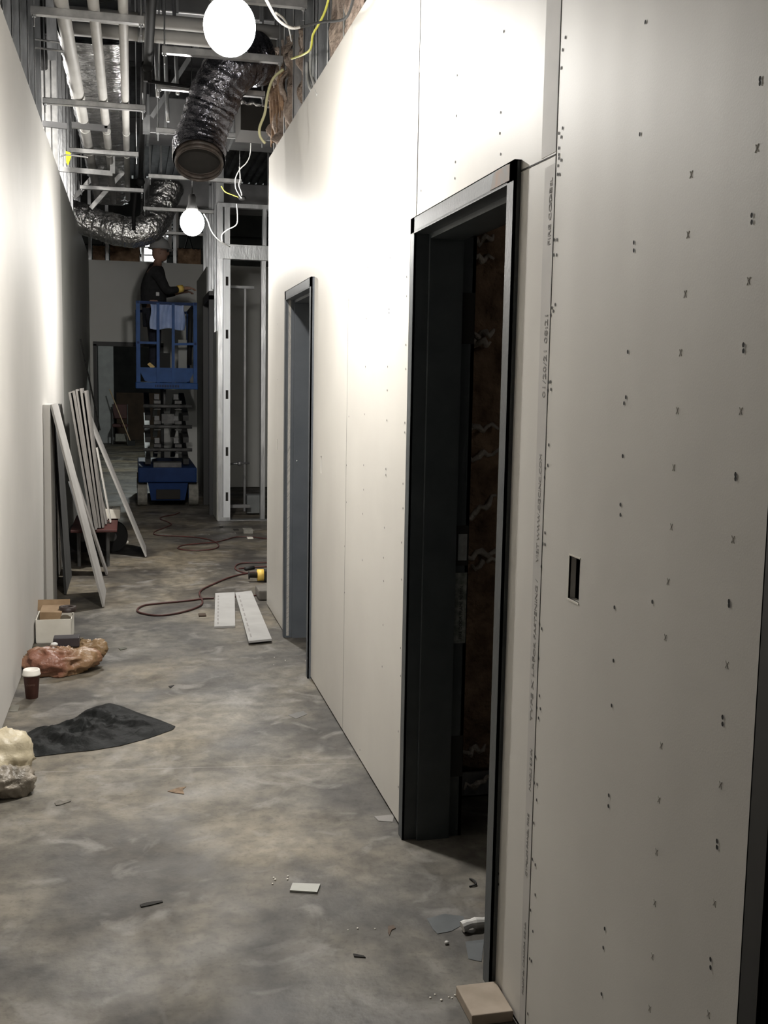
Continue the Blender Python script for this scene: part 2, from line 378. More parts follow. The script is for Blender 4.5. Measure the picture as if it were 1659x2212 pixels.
# writing that reads upwards on the sheet: text x axis = +Z, text y axis = away (+Y) so letters lean from the seam
RT = Matrix(((0, 0, -1), (0, 1, 0), (1, 0, 0))).transposed()
RT = Matrix(((0, 0, -1), (0, 1, 0), (1, 0, 0)))
def wtext(s, px, py, size, sx=1.0):
    p = pl(px, py, 0, XR); text(s, size, (XR - .0012, p.y, p.z), RT, INK, wr, sx=sx)
wtext('01/20/21 08:21', 1178, 860, .026, 1.25)
wtext('VISIT WWW.CGCINC.COM', 1163, 1215, .020, 1.05)
wtext('FOR FASTENING /', 1156, 1430, .020, 1.25)
wtext('TYPE X LRS', 1150, 1560, .020, 1.6)
wtext('PANELS 5/8 IN', 1147, 1710, .017, 1.0)
wtext('GYPSUM PANEL FIRE', 1139, 1895, .016, 1.1)
wtext('MADE IN CANADA 5/8 UL', 1131, 2150, .015, 1.1)
wtext('FIRE CODE', 1189, 530, .022, 1.2)
wtext('PANEL', 1192, 440, .018, 1.1)
# far corridor end wall with its doorway
m = MB(); OX0, OX1, OZ = -.52, .42, 2.10
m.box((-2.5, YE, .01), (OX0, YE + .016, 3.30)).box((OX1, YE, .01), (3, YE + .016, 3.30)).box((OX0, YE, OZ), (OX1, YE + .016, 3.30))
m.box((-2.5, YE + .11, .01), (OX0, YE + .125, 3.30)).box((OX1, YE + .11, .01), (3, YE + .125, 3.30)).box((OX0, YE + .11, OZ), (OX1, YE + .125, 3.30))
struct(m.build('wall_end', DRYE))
def frame_x(name, y0, y1, m, xf=.912, xb=1.13, hinges=(), ztop=2.15):
    """hollow metal frame in a wall that runs along y; y0 is the near outer edge"""
    t = struct(thing(name, None, None, (xf, y0, 0)))
    for s, ye in ((1, y0), (-1, y1)):
        a = MB()
        a.box((xf, ye, 0), (xf + .008, ye + s * .05, ztop)); a.box((xf, ye, 0), (XR + .03, ye + s * .003, ztop))
        a.box((xf, ye + s * .042, 0), (xb, ye + s * .05, ztop - .05)); a.box((xf + .052, ye + s * .045, 0), (xb - .05, ye + s * .066, ztop - .066))
        a.box((xb - .012, ye, 0), (xb, ye + s * .05, ztop))
        j = a.build('jamb', m, t)
        if s < 0:
            for z0, z1, plate in hinges:
                hb = MB(); hb.box((xb - .045, ye - .052, z0), (xb - .002, ye - .0495, z1)); hb.build('hinge_cutout', GAP, j)
    a = MB(); a.box((xf, y0, ztop - .05), (xf + .008, y1, ztop)).box((xf, y0 + .03, ztop - .053), (xb, y1 - .03, ztop - .045))
    a.box((xf + .052, y0 + .05, ztop - .069), (xb - .05, y1 - .05, ztop - .053)); a.box((xb - .012, y0, ztop - .05), (xb, y1, ztop)); a.box((xf, y0, ztop - .003), (XR + .02, y1, ztop))
    a.build('head', m, t)
    return t
d1 = frame_x('door_1', 2.56, 3.57, FRAME, hinges=((1.74, 1.91, 0), (.98, 1.12, 0), (.22, .37, 0)))
PL = noisy('label_paper', (.23, .24, .24), (.29, .30, .30), 60, .7)
YJ = 3.52
MB().box((1.091, YJ - .0035, .998), (1.123, YJ - .002, 1.09)).build('hinge_label', PL, d1)
MB().box((1.084, YJ - .0035, .705), (1.126, YJ - .002, .955)).build('fire_rating_label', noisy('foil_label', (.10, .11, .10), (.26, .27, .25), 40, .5, 0, .3, 60), d1)
tt = Matrix(((0, -1, 0), (0, 0, -1), (1, 0, 0)))
text('FRAME 102', .014, (1.118, YJ - .0045, 1.01), tt, INK, d1)
text('FIRE DOOR FRAME 90 MIN', .016, (1.112, YJ - .0045, .72), tt, FRAMEK, d1)
MB().hexa([(.9105, 2.59, 2.105), (.9105, 2.74, 2.105), (.912, 2.74, 2.105), (.912, 2.59, 2.105), (.9105, 2.59, 2.145), (.9105, 2.71, 2.145), (.912, 2.71, 2.145), (.912, 2.59, 2.145)]).build('rust_patch', noisy('rust', (.16, .085, .04), (.10, .10, .09), 18, .7), d1)
d2 = frame_x('door_2', 5.64, 6.65, FRAMEB)
MB().ball((.985, 6.58, 1.12), .004).build('latch_hole', mat('white_dot', (.8, .8, .8), .4), d2)
d3 = frame_x('door_3', .36, 1.415, FRAMEK, xf=.918)
# dark end-wall frame
t = struct(thing('door_4', None, None, (OX0, YE, 0)))
for x in (OX0 - .03, OX1 - .02): MB().box((x, YE - .02, 0), (x + .05, YE + .14, OZ)).build('jamb', FRAMEK, t)
MB().box((OX0 - .03, YE - .02, OZ - .02), (OX1 + .03, YE + .14, OZ + .04)).build('head', FRAMEK, t)
# side wall beyond the junction: lower board, frame, upper studs
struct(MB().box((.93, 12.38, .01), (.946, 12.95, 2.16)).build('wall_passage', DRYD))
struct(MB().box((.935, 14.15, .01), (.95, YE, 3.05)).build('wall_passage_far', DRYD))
t = struct(thing('door_5', None, None, (.9, 12.95, 0)))
for y in (12.95, 14.05): MB().box((.885, y, 0), (1.05, y + .08, 2.6)).build('jamb', FRAMEK, t)
MB().box((.885, 12.95, 2.55), (1.05, 14.13, 2.65)).build('head', FRAMEK, t)
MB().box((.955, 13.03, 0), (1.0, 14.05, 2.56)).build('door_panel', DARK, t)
# walls of the rooms on the right
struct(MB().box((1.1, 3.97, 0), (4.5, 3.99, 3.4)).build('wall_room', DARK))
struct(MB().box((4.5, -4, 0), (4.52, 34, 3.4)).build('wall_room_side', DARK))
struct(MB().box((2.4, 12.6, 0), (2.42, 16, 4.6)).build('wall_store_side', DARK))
struct(MB().box((-.83, 28.0, 0), (-.46, 28.3, 3.4)).build('wall_pier', noisy('pier_grey', (.3, .3, .3), (.36, .36, .36), 5, .8)))
# ------------------------------------------------------------------ insulation behind the near doorway
def batt(name, x0, x1, z0, z1, y, label, seed, group=None, mt=INS, amp=.05, cat='insulation'):
    b = MB()
    def f(u, v):
        x = x0 + (x1 - x0) * u; z = z0 + (z1 - z0) * v
        q = noise.noise(Vector((x * 5 + seed, z * 6, seed))) * amp + noise.noise(Vector((x * 17, z * 22 + seed, 1))) * amp * .45
        ed = min(u, 1 - u, v, 1 - v) * 8
        return Vector((x + noise.noise(Vector((z * 9, seed, 2))) * .01, y - .02 - min(1, ed) * .045 + q, z))
    b.grid(20, 60, f); b.solid(.01)
    return tag(b.build(name, mt, None, True), label, cat, group)
batt('insulation_batt', 1.115, 1.50, .09, 2.7, 3.93, 'brown kraft-faced insulation batt seen through the near dark doorway', 3)
batt('insulation_batt', 1.52, 1.95, .09, 2.7, 3.93, 'brown insulation batt deeper in the room behind the near doorway', 9)
tag(MB().box((1.11, 3.86, 0), (2.6, 3.868, .10)).box((1.11, 3.86, 0), (2.6, 3.96, .006)).build('bottom_track', STEEL), 'galvanised floor track under the insulation behind the near doorway', 'metal track')
fb = 0
for ti, (px, py, dx, tilt, L) in enumerate(((1040, 520, .0, 20, .10), (1030, 560, 0, 5, .12), (1040, 722, 0, 10, .10), (1035, 740, 0, -8, .09), (1030, 925, 0, 5, .16), (1030, 985, 0, 12, .17), (1035, 1100, 0, 38, .17), (1040, 1195, 0, 10, .17), (1045, 1215, 0, 20, .10), (1020, 1620, 0, 15, .1), (1030, 1690, 0, 18, .12))):
    p = pl(px, py, 1, 3.84); a = math.radians(tilt); path = [Vector((p.x + (i / 8 - .5) * L * math.cos(a), 3.83 + .015 * math.sin(i * 1.3 + px), p.z + (i / 8 - .5) * L * math.sin(a) + .012 * math.sin(i * 1.9 + py))) for i in range(9)]
    o = MB().tube(path, .010, 6, radf=lambda i, k, q: (.35 + .9 * math.sin(PI * (i + .4) / 9)) * (1 + .5 * noise.noise(q * 60))).build('insulation_tuft', FIBRE, None, True)
    tag(o, 'torn pale fibre tuft on the insulation in the near doorway, %s from the top' % (['first'] + ORD[1:])[ti], 'insulation tuft', 'torn tufts on the insulation in the doorway')
# ------------------------------------------------------------------ bulbs
def bulb(loc, label, r, g1, g2):
    t = thing('work_lamp', label, 'lamp', (loc[0], loc[1], loc[2]))
    x, y, z = loc
    prof = [(r * math.cos(a), 1.1 * r * math.sin(a)) for a in [math.radians(q) for q in (-48, -36, -24, -12, 0, 12, 24, 36, 48, 60, 70)]]
    MB().lathe(loc, prof, 28, cap=False).build('bulb', g1, t, True)
    MB().lathe(loc, [(.002, -1.1 * r)] + [(r * math.cos(math.radians(q)), 1.1 * r * math.sin(math.radians(q))) for q in (-80, -70, -60, -48)], 28, cap=False).build('added_glow_cap', g2, t, True)  # stronger lower cap, added so more of the light goes down
    MB().lathe((x, y, z + r), [(r * .42, -.01), (r * .5, .01), (.03, .05), (.03, .10), (.02, .12)], 20).build('socket', RUB, t, True)
    MB().cyl((x, y, z + r + .11), (x, y, 4.95), .004, n=8).build('hanging_cord', RUB, t, True)
    return t
bulb(LAMP1, 'large glaring white work bulb hanging nearest the camera under the pipes', .098, GLOW, GLOWC)
bulb(LAMP2, 'smaller glowing work bulb hanging above the far lift', .092, GLOW2, GLOWC2)
# ------------------------------------------------------------------ studs above the walls
def cstud(m, x0, x1, y, w=.04, z0=3.1, z1=4.9, t=.0035, flip=1):
    """C stud: web across x, flanges along y"""
    m.box((x0, y, z0), (x1, y + t * flip, z1)); m.box((x0, y, z0), (x0 + t, y + w * flip, z1)); m.box((x1 - t, y, z0), (x1, y + w * flip, z1))
    m.box((x0, y + w * flip - t, z0), (x0 + .012, y + w * flip, z1)); m.box((x1 - .012, y + w * flip - t, z0), (x1, y + w * flip, z1))
    return m
stL = 'galvanised steel stud standing above the left drywall'
for i, y in enumerate((5.9, 6.35, 6.8, 7.3, 7.8, 8.3, 10.2, 10.8, 11.4, 12.0, 12.6, 13.2, 13.8, 14.4)):
    o = cstud(MB(), XL - .104, XL - .018, y, z0=3.2).build('steel_stud', STEEL)
    tag(o, stL + ', %s from the camera' % (ORD[i] if i < 13 else 'farthest'), 'stud', 'steel studs above the left wall')
for i, y in enumerate((4.1, 4.6, 5.0, 5.42, 5.75, 5.86, 6.2, 6.6, 7.0, 7.35, 7.5)):
    o = cstud(MB(), XR + .02, XR + .105, y, z0=2.95).build('steel_stud', STEEL)
    tag(o, 'galvanised steel stud above the right drywall, %s from the camera' % ORD[i], 'stud', 'steel studs above the right wall')
# insulation between the right studs
def side_batt(y0, y1, z0, z1, label, seed, x=XR + .06, amp=.06, rag=0, mt=INS):
    b = MB()
    def f(u, v):
        y = y0 + (y1 - y0) * u; zz0 = z0 + rag * noise.noise(Vector((y * 14, seed, 0)))
        z = zz0 + (z1 - zz0) * v
        return Vector((x + noise.noise(Vector((y * 6, z * 6, seed))) * amp + noise.noise(Vector((y * 19, z * 9, seed))) * amp * .5, y, z))
    b.grid(30, 30, f)
    for v_ in b.b.verts:
        if v_.co.z < 3.16: v_.co.x = max(v_.co.x, XR + .035)
        v_.co.x = min(v_.co.x, XR + .135)
    b.solid(.012)
    return tag(b.build('insulation_batt', mt, None, True), label, 'insulation')
INS2 = noisy('pink_brown_insulation', (.17, .125, .10), (.50, .40, .33), 12, .9, 0, .9, 30, dist=.04, lo=.3, hi=.7)
side_batt(3.6, 4.55, 2.95, 4.6, 'tan insulation above the right wall, nearest the large bulb', 1, mt=INS2, x=XR + .035, amp=.04)
side_batt(4.56, 5.35, 2.95, 4.6, 'tan insulation filling the stud bay before the bare grey studs', 5, mt=INS2, x=XR + .035, amp=.04)
side_batt(6.22, 6.95, 2.95, 3.62, 'torn brown insulation behind the two white cables on the right wall top', 8, rag=.12, amp=.09, mt=INS2)
side_batt(6.95, 7.55, 2.95, 3.75, 'shredded brown insulation hanging at the far corner of the right wall', 12, x=XR + .05, rag=.15, amp=.12, mt=INS2)
shr = 'narrow shred of brown insulation hanging at the far corner of the right wall'
for i in range(9):
    y = 7.0 + i * .075; z = 3.55 + random.uniform(-.05, .1); L = random.uniform(.22, .4)
    o = MB().tube([(XR + .005 + .01 * math.sin(i), y + .012 * math.sin(j + i), z - L * j / 6) for j in range(7)], .022, 6, radf=lambda a, k, q: 1.1 - a / 7 + .4 * noise.noise(q * 30)).build('insulation_shred', INS, None, True)
    tag(o, 'narrow shred of brown insulation at the far corner, %s from the camera' % ORD[i], 'insulation shred', 'shreds hanging at the far corner')
# ------------------------------------------------------------------ trapeze hangers
def trapeze(x0, x1, y, z, label, drop=.0):
    t = thing('trapeze_hanger', label, 'pipe hanger', (x0, y, z))
    m = MB(); m.box((x0, y - .021, z - .041), (x1, y + .021, z - .038)).box((x0, y - .021, z - .041), (x1, y - .018, z)).box((x0, y + .018, z - .041), (x1, y + .021, z))
    m.box((x0, y - .021, z - .003), (x1, y - .01, z)).box((x0, y + .01, z - .003), (x1, y + .021, z)); m.build('channel', ALU, t)
    for x in (x0 + .015, x1 - .015):
        r = MB().cyl((x, y, z - .10), (x, y, 4.95), .005, n=8).build('threaded_rod', STEEL, t)
        MB().cyl((x, y, z - .052), (x, y, z - .041), .012, n=6).build('nut', STEEL, r)
    return t
ZT = 3.57
trapeze(-.51, .08, 6.30, ZT, 'left steel trapeze bar nearest the camera, under the three white pipes')
trapeze(-.60, .11, 8.25, ZT, 'second left trapeze bar under the three white pipes, behind the black sleeve')
trapeze(-.51, .07, 9.92, ZT, 'third left trapeze bar, just above the yellow ribbon')
trapeze(-.505, .13, 11.75, ZT, 'farthest left trapeze bar, crossed by two white diagonal braces')
trapeze(.40, .90, 5.80, ZT, 'right trapeze bar at the top edge, beside the large bulb')
trapeze(.19, 1.04 - .13, 6.80, ZT, 'long bright trapeze bar just below the large bulb')
trapeze(.18, .90, 7.62, ZT, 'trapeze bar partly hidden behind the flexible duct, below the long bright one')
trapeze(.20, 1.05, 8.93, ZT, 'trapeze bar behind the open mouth of the flexible duct')
trapeze(.17, 1.06, 10.9, ZT, 'trapeze bar just below the open mouth of the flexible duct')
trapeze(.14, 1.05, 12.93, ZT, 'trapeze bar level with the small far bulb')
trapeze(.15, 1.0, 14.93, ZT, 'farthest trapeze bar, above the worker in the hard hat')
# pipes on the trapezes
for x, r, lab, y1 in ((-.355, .040, 'thick white insulated pipe, leftmost of the three', 12.9), (-.185, .031, 'middle of the three white insulated pipes', 12.9), (-.03, .027, 'slim white insulated pipe, rightmost of the three', 12.6)):
    t = thing('insulated_pipe', lab + ' over the corridor', 'pipe', (x, 2, ZT + r))
    MB().cyl((x, 2.0, ZT + r), (x, y1, ZT + r), r, n=20).build('pipe_cover', WHITE, t, True)
    for y in (9.3, 10.2): MB().cyl((x, y, ZT + r), (x, y + .03, ZT + r), r + .0025, n=20).build('seam_tape', noisy('tape_grey%d' % int(y), (.4, .4, .38), (.45, .45, .42), 5, .5), t, True)
t = thing('foil_duct', 'large foil-wrapped duct running above the three white pipes', 'duct', (-.25, 6.8, 3.8))
b = MB(); NY = 150
def fd(u, v):
    a = 2 * PI * u; y = 7.68 + 6.8 * v
    cx, cz = math.cos(a), math.sin(a); sx = math.copysign(abs(cx) ** .45, cx) * .225; sz = math.copysign(abs(cz) ** .45, cz) * .16
    q = 1 + .05 * noise.noise(Vector((cx * 3, y * 9, cz * 3))) + .03 * noise.noise(Vector((cx * 9, y * 25, cz * 9)))
    return Vector((-.24 + sx * q, y, 3.96 + sz * q))
b.grid(48, NY, fd); b.build('foil_wrap', FOIL, t, True)
# white pipes crossing
for y, z, lab in ((7.35, 3.88, 'upper of two white pipes crossing overhead behind the large bulb'), (7.52, 3.84, 'lower of two white pipes crossing overhead behind the large bulb')):
    t = thing('crossing_pipe', lab, 'pipe', (.3, y, z)); MB().cyl((-.40, y, z), (1.06, y, z), .043, n=20).build('pipe_cover', WHITE, t, True)
    MB().cyl((.055, y, z), (.085, y, z), .046, n=20).build('coupling', STEEL, t, True)
# black pipes
t = thing('black_pipe', 'black iron pipe running overhead beside the three white pipes, ending in an elbow', 'pipe', (.12, 4, 3.62))
MB().tube([(.12, 2.2, 3.66), (.12, 7.2, 3.66), (.12, 7.35, 3.64), (.115, 7.40, 3.58), (.115, 7.40, 3.52)], .029, 14).build('pipe', BLACK, t, True)
MB().ball((.115, 7.38, 3.6), .034).build('elbow', BLACK, t, True)
MB().cyl((.115, 7.4, 3.52), (.44, 7.4, 3.50), .011).build('branch', BLACK, t, True)
t = thing('black_pipe', 'farther black iron pipe above the silver duct, with a drop at its end', 'pipe', (.1, 8, 3.66))
MB().tube([(.10, 7.6, 3.68), (.10, 11.6, 3.66)], .022, 14).build('pipe', BLACK, t, True)
MB().ball((.10, 11.7, 3.63), .045).build('elbow', BLACK, t, True)
MB().tube([(.06, 11.8, 3.6), (.03, 12.0, 3.35), (.03, 12.0, 3.18)], .02, 12).build('drop', BLACK, t, True)
# rectangular ducts across
def rduct(a, b, label):
    t = thing('sheet_metal_duct', label, 'duct', (a[0], a[1], a[2])); MB().box(a, b, bev=.01).build('duct_body', GDUCT, t)
    for hx in (a[0] + .2, b[0] - .3): MB().box((hx, a[1] - .014, a[2] - .01), (hx + .025, a[1] - .002, 4.95)).build('hanger_strap', STEEL, t)
    x = a[0] + .05
    while x < b[0]:
        MB().box((x, a[1] - .012, a[2] - .012), (x + .02, b[1] + .012, b[2] + .012)).build('flange', STEEL, t); x += .75
rduct((.1, 10.2, 3.80), (2.2, 10.7, 4.12), 'grey sheet metal duct crossing behind the mouth of the flexible duct')
rduct((.12, 8.15, 4.2), (2.2, 8.85, 4.6), 'broad grey sheet metal duct high up behind the large bulb')
rduct((.16, 14.1, 3.78), (2.0, 14.6, 4.1), 'grey sheet metal duct above the small far bulb')
for y, lab in ((5.2, 'nearest'), (8.0, 'second'), (11.0, 'third'), (14.0, 'farthest')):
    tag(MB().box((-4, y, 4.8), (6, y + .12, 4.81)).box((-4, y + .055, 4.62), (6, y + .065, 4.8)).box((-4, y, 4.61), (6, y + .12, 4.62)).build('roof_beam', DECK), lab + ' dark steel beam crossing under the roof deck', 'beam')
# small background pipes between the bars, right
for x, y, z0, z1, lab in ((.16, 8.0, 3.55, 4.95, 'left'), (.23, 8.05, 3.4, 4.95, 'middle'), (.30, 8.1, 3.6, 4.95, 'right')):
    tag(MB().tube(smooth_path([(x, y, z1), (x + .01, y, (z0 + z1) / 2), (x + .03, y - .1, z0)]), .013, 8).build('conduit_drop', STEEL, None, True), lab + ' of three thin conduits dropping beside the flexible duct', 'conduit')
def bar(name, pts, w, th, y, m, label, cat='bracket'):
    b = MB(); P = [pl(px, py, 1, y) for px, py in pts]
    for a, c in zip(P, P[1:]): b.plank(a, c, th, w, (0, 1, 0))
    return tag(b.build(name, m), label, cat)
bar('diagonal_brace', [(328, 253), (449, 63)], .035, .03, 9.5, STEEL, 'grey diagonal brace left of the flexible duct', 'brace')
bar('diagonal_brace', [(160, 428), (230, 350)], .045, .03, 12.0, ALU, 'upper white diagonal brace below the farthest left trapeze bar', 'brace')
bar('diagonal_brace', [(196, 450), (272, 365)], .045, .03, 12.3, ALU, 'lower white diagonal brace above the silver duct', 'brace')
bar('angle_bracket', [(92, 267), (145, 273)], .045, .03, 9.3, GDUCT, 'short grey strap beside the bright ribbed panel')
bar('angle_bracket', [(155, 270), (232, 278), (232, 245)], .045, .03, 9.0, GDUCT, 'L-shaped grey bracket crossing the white pipes')
bar('angle_bracket', [(128, 365), (243, 375), (243, 338)], .045, .03, 10.6, ALU, 'L-shaped pale bracket crossing the white pipes farther back')
tag(MB().box((.10, 9.0, 3.55), (.155, 9.1, 3.68)).build('junction_box', STEEL), 'small grey box hanging beside the black pipe', 'junction box')
# bright ribbed panel and sleeve over the left wall
b = MB()
for i in range(8): b.box((-.80 + i * .026, 9.70 - (i % 2) * .014, 3.30), (-.774 + i * .026, 9.716 - (i % 2) * .014, 4.22))
tag(b.build('ribbed_steel_panel', ALU), 'bright ribbed steel panel standing above the left wall', 'metal panel')
tag(MB().tube([(-.70, 9.2, 4.6), (-.70, 9.2, 4.3), (-.69, 9.2, 4.12), (-.69, 9.2, 4.02)], .062, 14, radf=lambda i, k, p: 1 + .25 * noise.noise(p * 9)).build('black_sleeve', RUB, None, True), 'black rubber sleeve hanging above the left wall', 'sleeve')
for pts, lab in ((((45, 88), (60, 83), (85, 86), (132, 92)), 'upper'), (((60, 107), (78, 103), (110, 107), (205, 117)), 'lower')):
    tag(MB().tube(smooth_path([pl(x, y, 1, 7.9) for x, y in pts]), .007, 8).build('metal_clad_cable', ALU, None, True), lab + ' of two thin silver cables bending out over the left wall', 'cable')
o = MB(); P = [pl(x, y, 1, 9.25) for x, y in ((142, 326), (152, 330), (154, 338), (147, 358), (143, 350))]
vs = [o.b.verts.new(p) for p in P]; o.b.faces.new(vs); o.solid(.003)
tag(o.build('yellow_ribbon', mat('ribbon_yellow', (.75, .85, .03), .5)), 'bright yellow plastic ribbon tied above the left wall', 'ribbon')
tag(MB().tube(smooth_path([pl(x, y, 1, 9.2) for x, y in ((130, 338), (140, 335), (160, 336), (190, 340))]), .006, 8).build('tie_wire', ALU, None, True), 'silver wire holding the yellow ribbon above the left wall', 'wire')
# ------------------------------------------------------------------ flexible ducts
def flex(path, r, name, label, m, pitch=.05, amp=.014, open_end=True, k=10):
    t = thing(name, label, 'duct', path[0]); P = smooth_path(path, k)
    L = [0]
    for a, b_ in zip(P, P[1:]): L.append(L[-1] + (b_ - a).length)
    fine = []; n = int(L[-1] / .012)
    for i in range(n + 1):
        s = L[-1] * i / n; j = max(q for q in range(len(L)) if L[q] <= s + 1e-9); j = min(j, len(P) - 2)
        f = (s - L[j]) / max(1e-6, L[j + 1] - L[j]); fine.append(P[j].lerp(P[j + 1], f))
    def rf(i, kk, p):
        return 1 + amp * math.sin(i * .012 / pitch * 2 * PI) + .07 * noise.noise(p * 7) + .06 * noise.noise(p * 19) + .035 * noise.noise(p * 45)
    MB().tube(fine, r, 40, cap=False, radf=rf).build('foil_jacket', m, t, True)
    return t, fine
mouth = pl(430, 345, 1, 7.0)
t, fp = flex([mouth, mouth + Vector((.012, .075, .12)), mouth + Vector((.07, .09, .31)), mouth + Vector((.145, .06, .49)), mouth + Vector((.25, .05, .62)), mouth + Vector((.40, .12, .67))], .162, 'flexible_duct', 'black and silver flexible duct hanging open-mouthed in the middle of the plenum', FOILD)
d = (fp[0] - fp[8]).normalized()
LINER = noisy('duct_liner', (.03, .024, .02), (.09, .07, .058), 14, .45, 0, .4, 30)
lp = [fp[0] + Vector((0.0, 0, -.012)) + d * (.007 * i - .07) + Vector((0, 0, -.001 * i)) for i in range(13)]
MB().tube(lp, .146, 36, cap=False, radf=lambda i, k, p: 1 + .04 * math.sin(i * 1.6)).solid(.004).build('inner_liner', LINER, t, True)
MB().tube([fp[3], fp[4]], .143, 36).build('mouth_shade_disc', GAP, t)  # black disc stands in for the shade inside the duct mouth
flex([Vector((-.95, 13.25, 3.53)), Vector((-.62, 13.25, 3.47)), Vector((-.35, 13.25, 3.38)), Vector((0.0, 13.2, 3.31)), Vector((.22, 13.2, 3.38)), Vector((.34, 13.3, 3.6)), Vector((.45, 13.35, 3.9))], .175, 'silver_flexible_duct', 'wrinkled silver flexible duct crossing from the left wall above the worker', FOILS, amp=.01)
# black-mouthed box right of flex
t = thing('duct_boot', 'dark open duct box with a crumpled foil rim, right of the flexible duct', 'duct', (.7, 7.9, 3.4))
p = pl(520, 225, 1, 7.9); q = pl(585, 285, 1, 7.9)
MB().box((p.x, 7.9, q.z), (q.x, 8.3, p.z)).build('box_body', GAP, t)
MB().tube([Vector((p.x + (q.x - p.x) * i / 10, 7.89, p.z + .01 - .012 * i / 10 + .008 * math.sin(i * 2))) for i in range(11)], .012, 8, radf=lambda i, k, v: 1 + .5 * noise.noise(v * 40)).build('foil_rim', FOIL, t, True)
# ------------------------------------------------------------------ loose cables
def cable(pts, r, m, label, cat='cable', name='hanging_cable'):
    return tag(MB().tube(smooth_path([pl(a, b_, ax, v) for a, b_, ax, v in pts]), r, 8).build(name, m, None, True), label, cat)
cable([(560, -30, 1, 4.6), (578, 5, 1, 4.6), (600, 42, 1, 4.7), (628, 60, 1, 4.8), (650, 58, 1, 4.9)], .0065, WW, 'white lamp cable looping right of the large bulb')
cable([(596, 28, 1, 4.7), (612, 40, 1, 5.2), (624, 60, 1, 5.6), (630, 88, 1, 6.2)], .005, WW, 'thin second white cable dropping behind the lamp cable')
cable([(645, 60, 1, 4.9), (675, 52, 1, 4.8), (700, 47, 1, 4.7), (735, 44, 1, 4.5), (752, 32, 1, 4.35), (764, -5, 1, 4.2)], .0055, RUB, 'black cable sagging in front of the tan insulation')
cable([(712, -10, 1, 5.0), (703, 22, 1, 5.1), (690, 50, 1, 5.2), (676, 75, 1, 5.3), (671, 105, 1, 5.4), (655, 118, 1, 5.6), (630, 127, 1, 6.2)], .0058, YW, 'yellow cable curling down in front of the grey studs')
cable([(612, 150, 1, 6.2), (590, 170, 1, 6.2), (578, 205, 1, 6.2), (572, 245, 1, 6.2), (561, 275, 1, 6.2), (562, 295, 1, 6.2), (573, 310, 1, 6.2)], .0075, noisy('beige_cable', (.42, .40, .22), (.48, .45, .28), 9, .5), 'beige cable hanging between the flexible duct and the right wall')
cable([(663, 135, 0, .96), (664, 165, 0, .955), (668, 185, 0, .94), (673, 196, 0, .935)], .008, WW, 'shorter of two white cables rising from the right wall top')
cable([(672, 90, 0, .96), (671, 150, 0, .955), (678, 180, 0, .94), (687, 206, 0, .935)], .008, WW, 'longer of two white cables rising from the right wall top')
cable([(542, 308, 1, 9.0), (540, 335, 1, 9.0), (532, 352, 1, 9.0), (518, 366, 1, 9.0), (509, 385, 1, 9.0), (509, 405, 1, 9.0), (516, 420, 1, 9.0), (522, 428, 1, 9.0)], .0045, WW, 'pale cable dropping to the cable knot above the stud frame')
cable([(517, 360, 1, 9.1), (519, 385, 1, 9.1), (516, 400, 1, 9.1), (522, 418, 1, 9.1), (521, 428, 1, 9.1)], .0045, WW, 'thin cable beside the pale one above the stud frame')
cable([(478, 402, 1, 9.2), (486, 414, 1, 9.2), (502, 421, 1, 9.2), (520, 428, 1, 9.2)], .0045, YW, 'short yellow cable joining the cable knot above the stud frame')
cable([(440, 462, 1, 9.05), (449, 478, 1, 9.05), (456, 498, 1, 9.1), (472, 518, 1, 9.2), (496, 533, 1, 9.4)], .0045, WW, 'white cable running down right from the small far bulb')
cable([(511, 440, 1, 9.3), (513, 468, 1, 9.3), (510, 486, 1, 9.3), (490, 497, 1, 9.3), (479, 508, 1, 9.3), (480, 522, 1, 9.3)], .0045, WW, 'thin grey cable looping below the cable knot')
tag(MB().ball(pl(523, 428, 1, 9.1), .024, (1.4, 1, .8)).build('cable_plug', RUB, None, True), 'black plug at the cable knot above the stud frame', 'plug')
# ------------------------------------------------------------------ steel stud wall at the junction
YS = 12.4
def vstud(x0, x1, z0, z1, label, holes=(), y=YS, m=STEEL, depth=.09, name='framing_stud'):
    t = thing(name, label, 'stud', (x0, y, z0)); b = MB(); zs = [z0]
    for h_ in sorted(holes): zs += [h_ - .05, h_ + .05]
    zs.append(z1); mid = (x0 + x1) / 2; hw = .018
    for i in range(0, len(zs), 2): b.box((x0, y, zs[i]), (x1, y + .003, zs[i + 1]))
    for h_ in holes: b.box((x0, y, h_ - .05), (mid - hw, y + .003, h_ + .05)).box((mid + hw, y, h_ - .05), (x1, y + .003, h_ + .05)); MB().box((mid - hw, y + .002, h_ - .05), (mid + hw, y + .02, h_ + .05)).build('knockout_shade', GAP, t)  # black block in each hole paints the shade of the opening
    b.box((x0, y - .006, z0), (x0 + .006, y + depth, z1)); b.box((x1 - .006, y - .006, z0), (x1, y + depth, z1)); b.box((x0 + .022, y - .006, z0), (x0 + .028, y, z1))
    b.build('stud_body', m, t); return t
BR = noisy('clean_bright_steel', (.62, .64, .66), (.8, .82, .84), 5, .5, .5, .05, 40, (1, 1, .15))
vstud(1.005, 1.085, .01, 2.96, 'bright steel jamb stud with knock-out holes, left side of the open stud frame', (2.72, 2.13, 1.45, .80, .28), m=BR)
vstud(.935, 1.00, .01, 3.56, 'plain steel corner stud beside the bright jamb stud', (), m=STEEL)
vstud(1.435, 1.485, .01, 2.96, 'steel jamb stud at the right side of the open stud frame', (), m=STEEL)
vstud(1.45, 1.49, 3.13, 3.56, 'short steel stud above the right of the frame header', ())
vstud(1.02, 1.08, 3.13, 3.56, 'short steel stud above the left of the frame header', ())
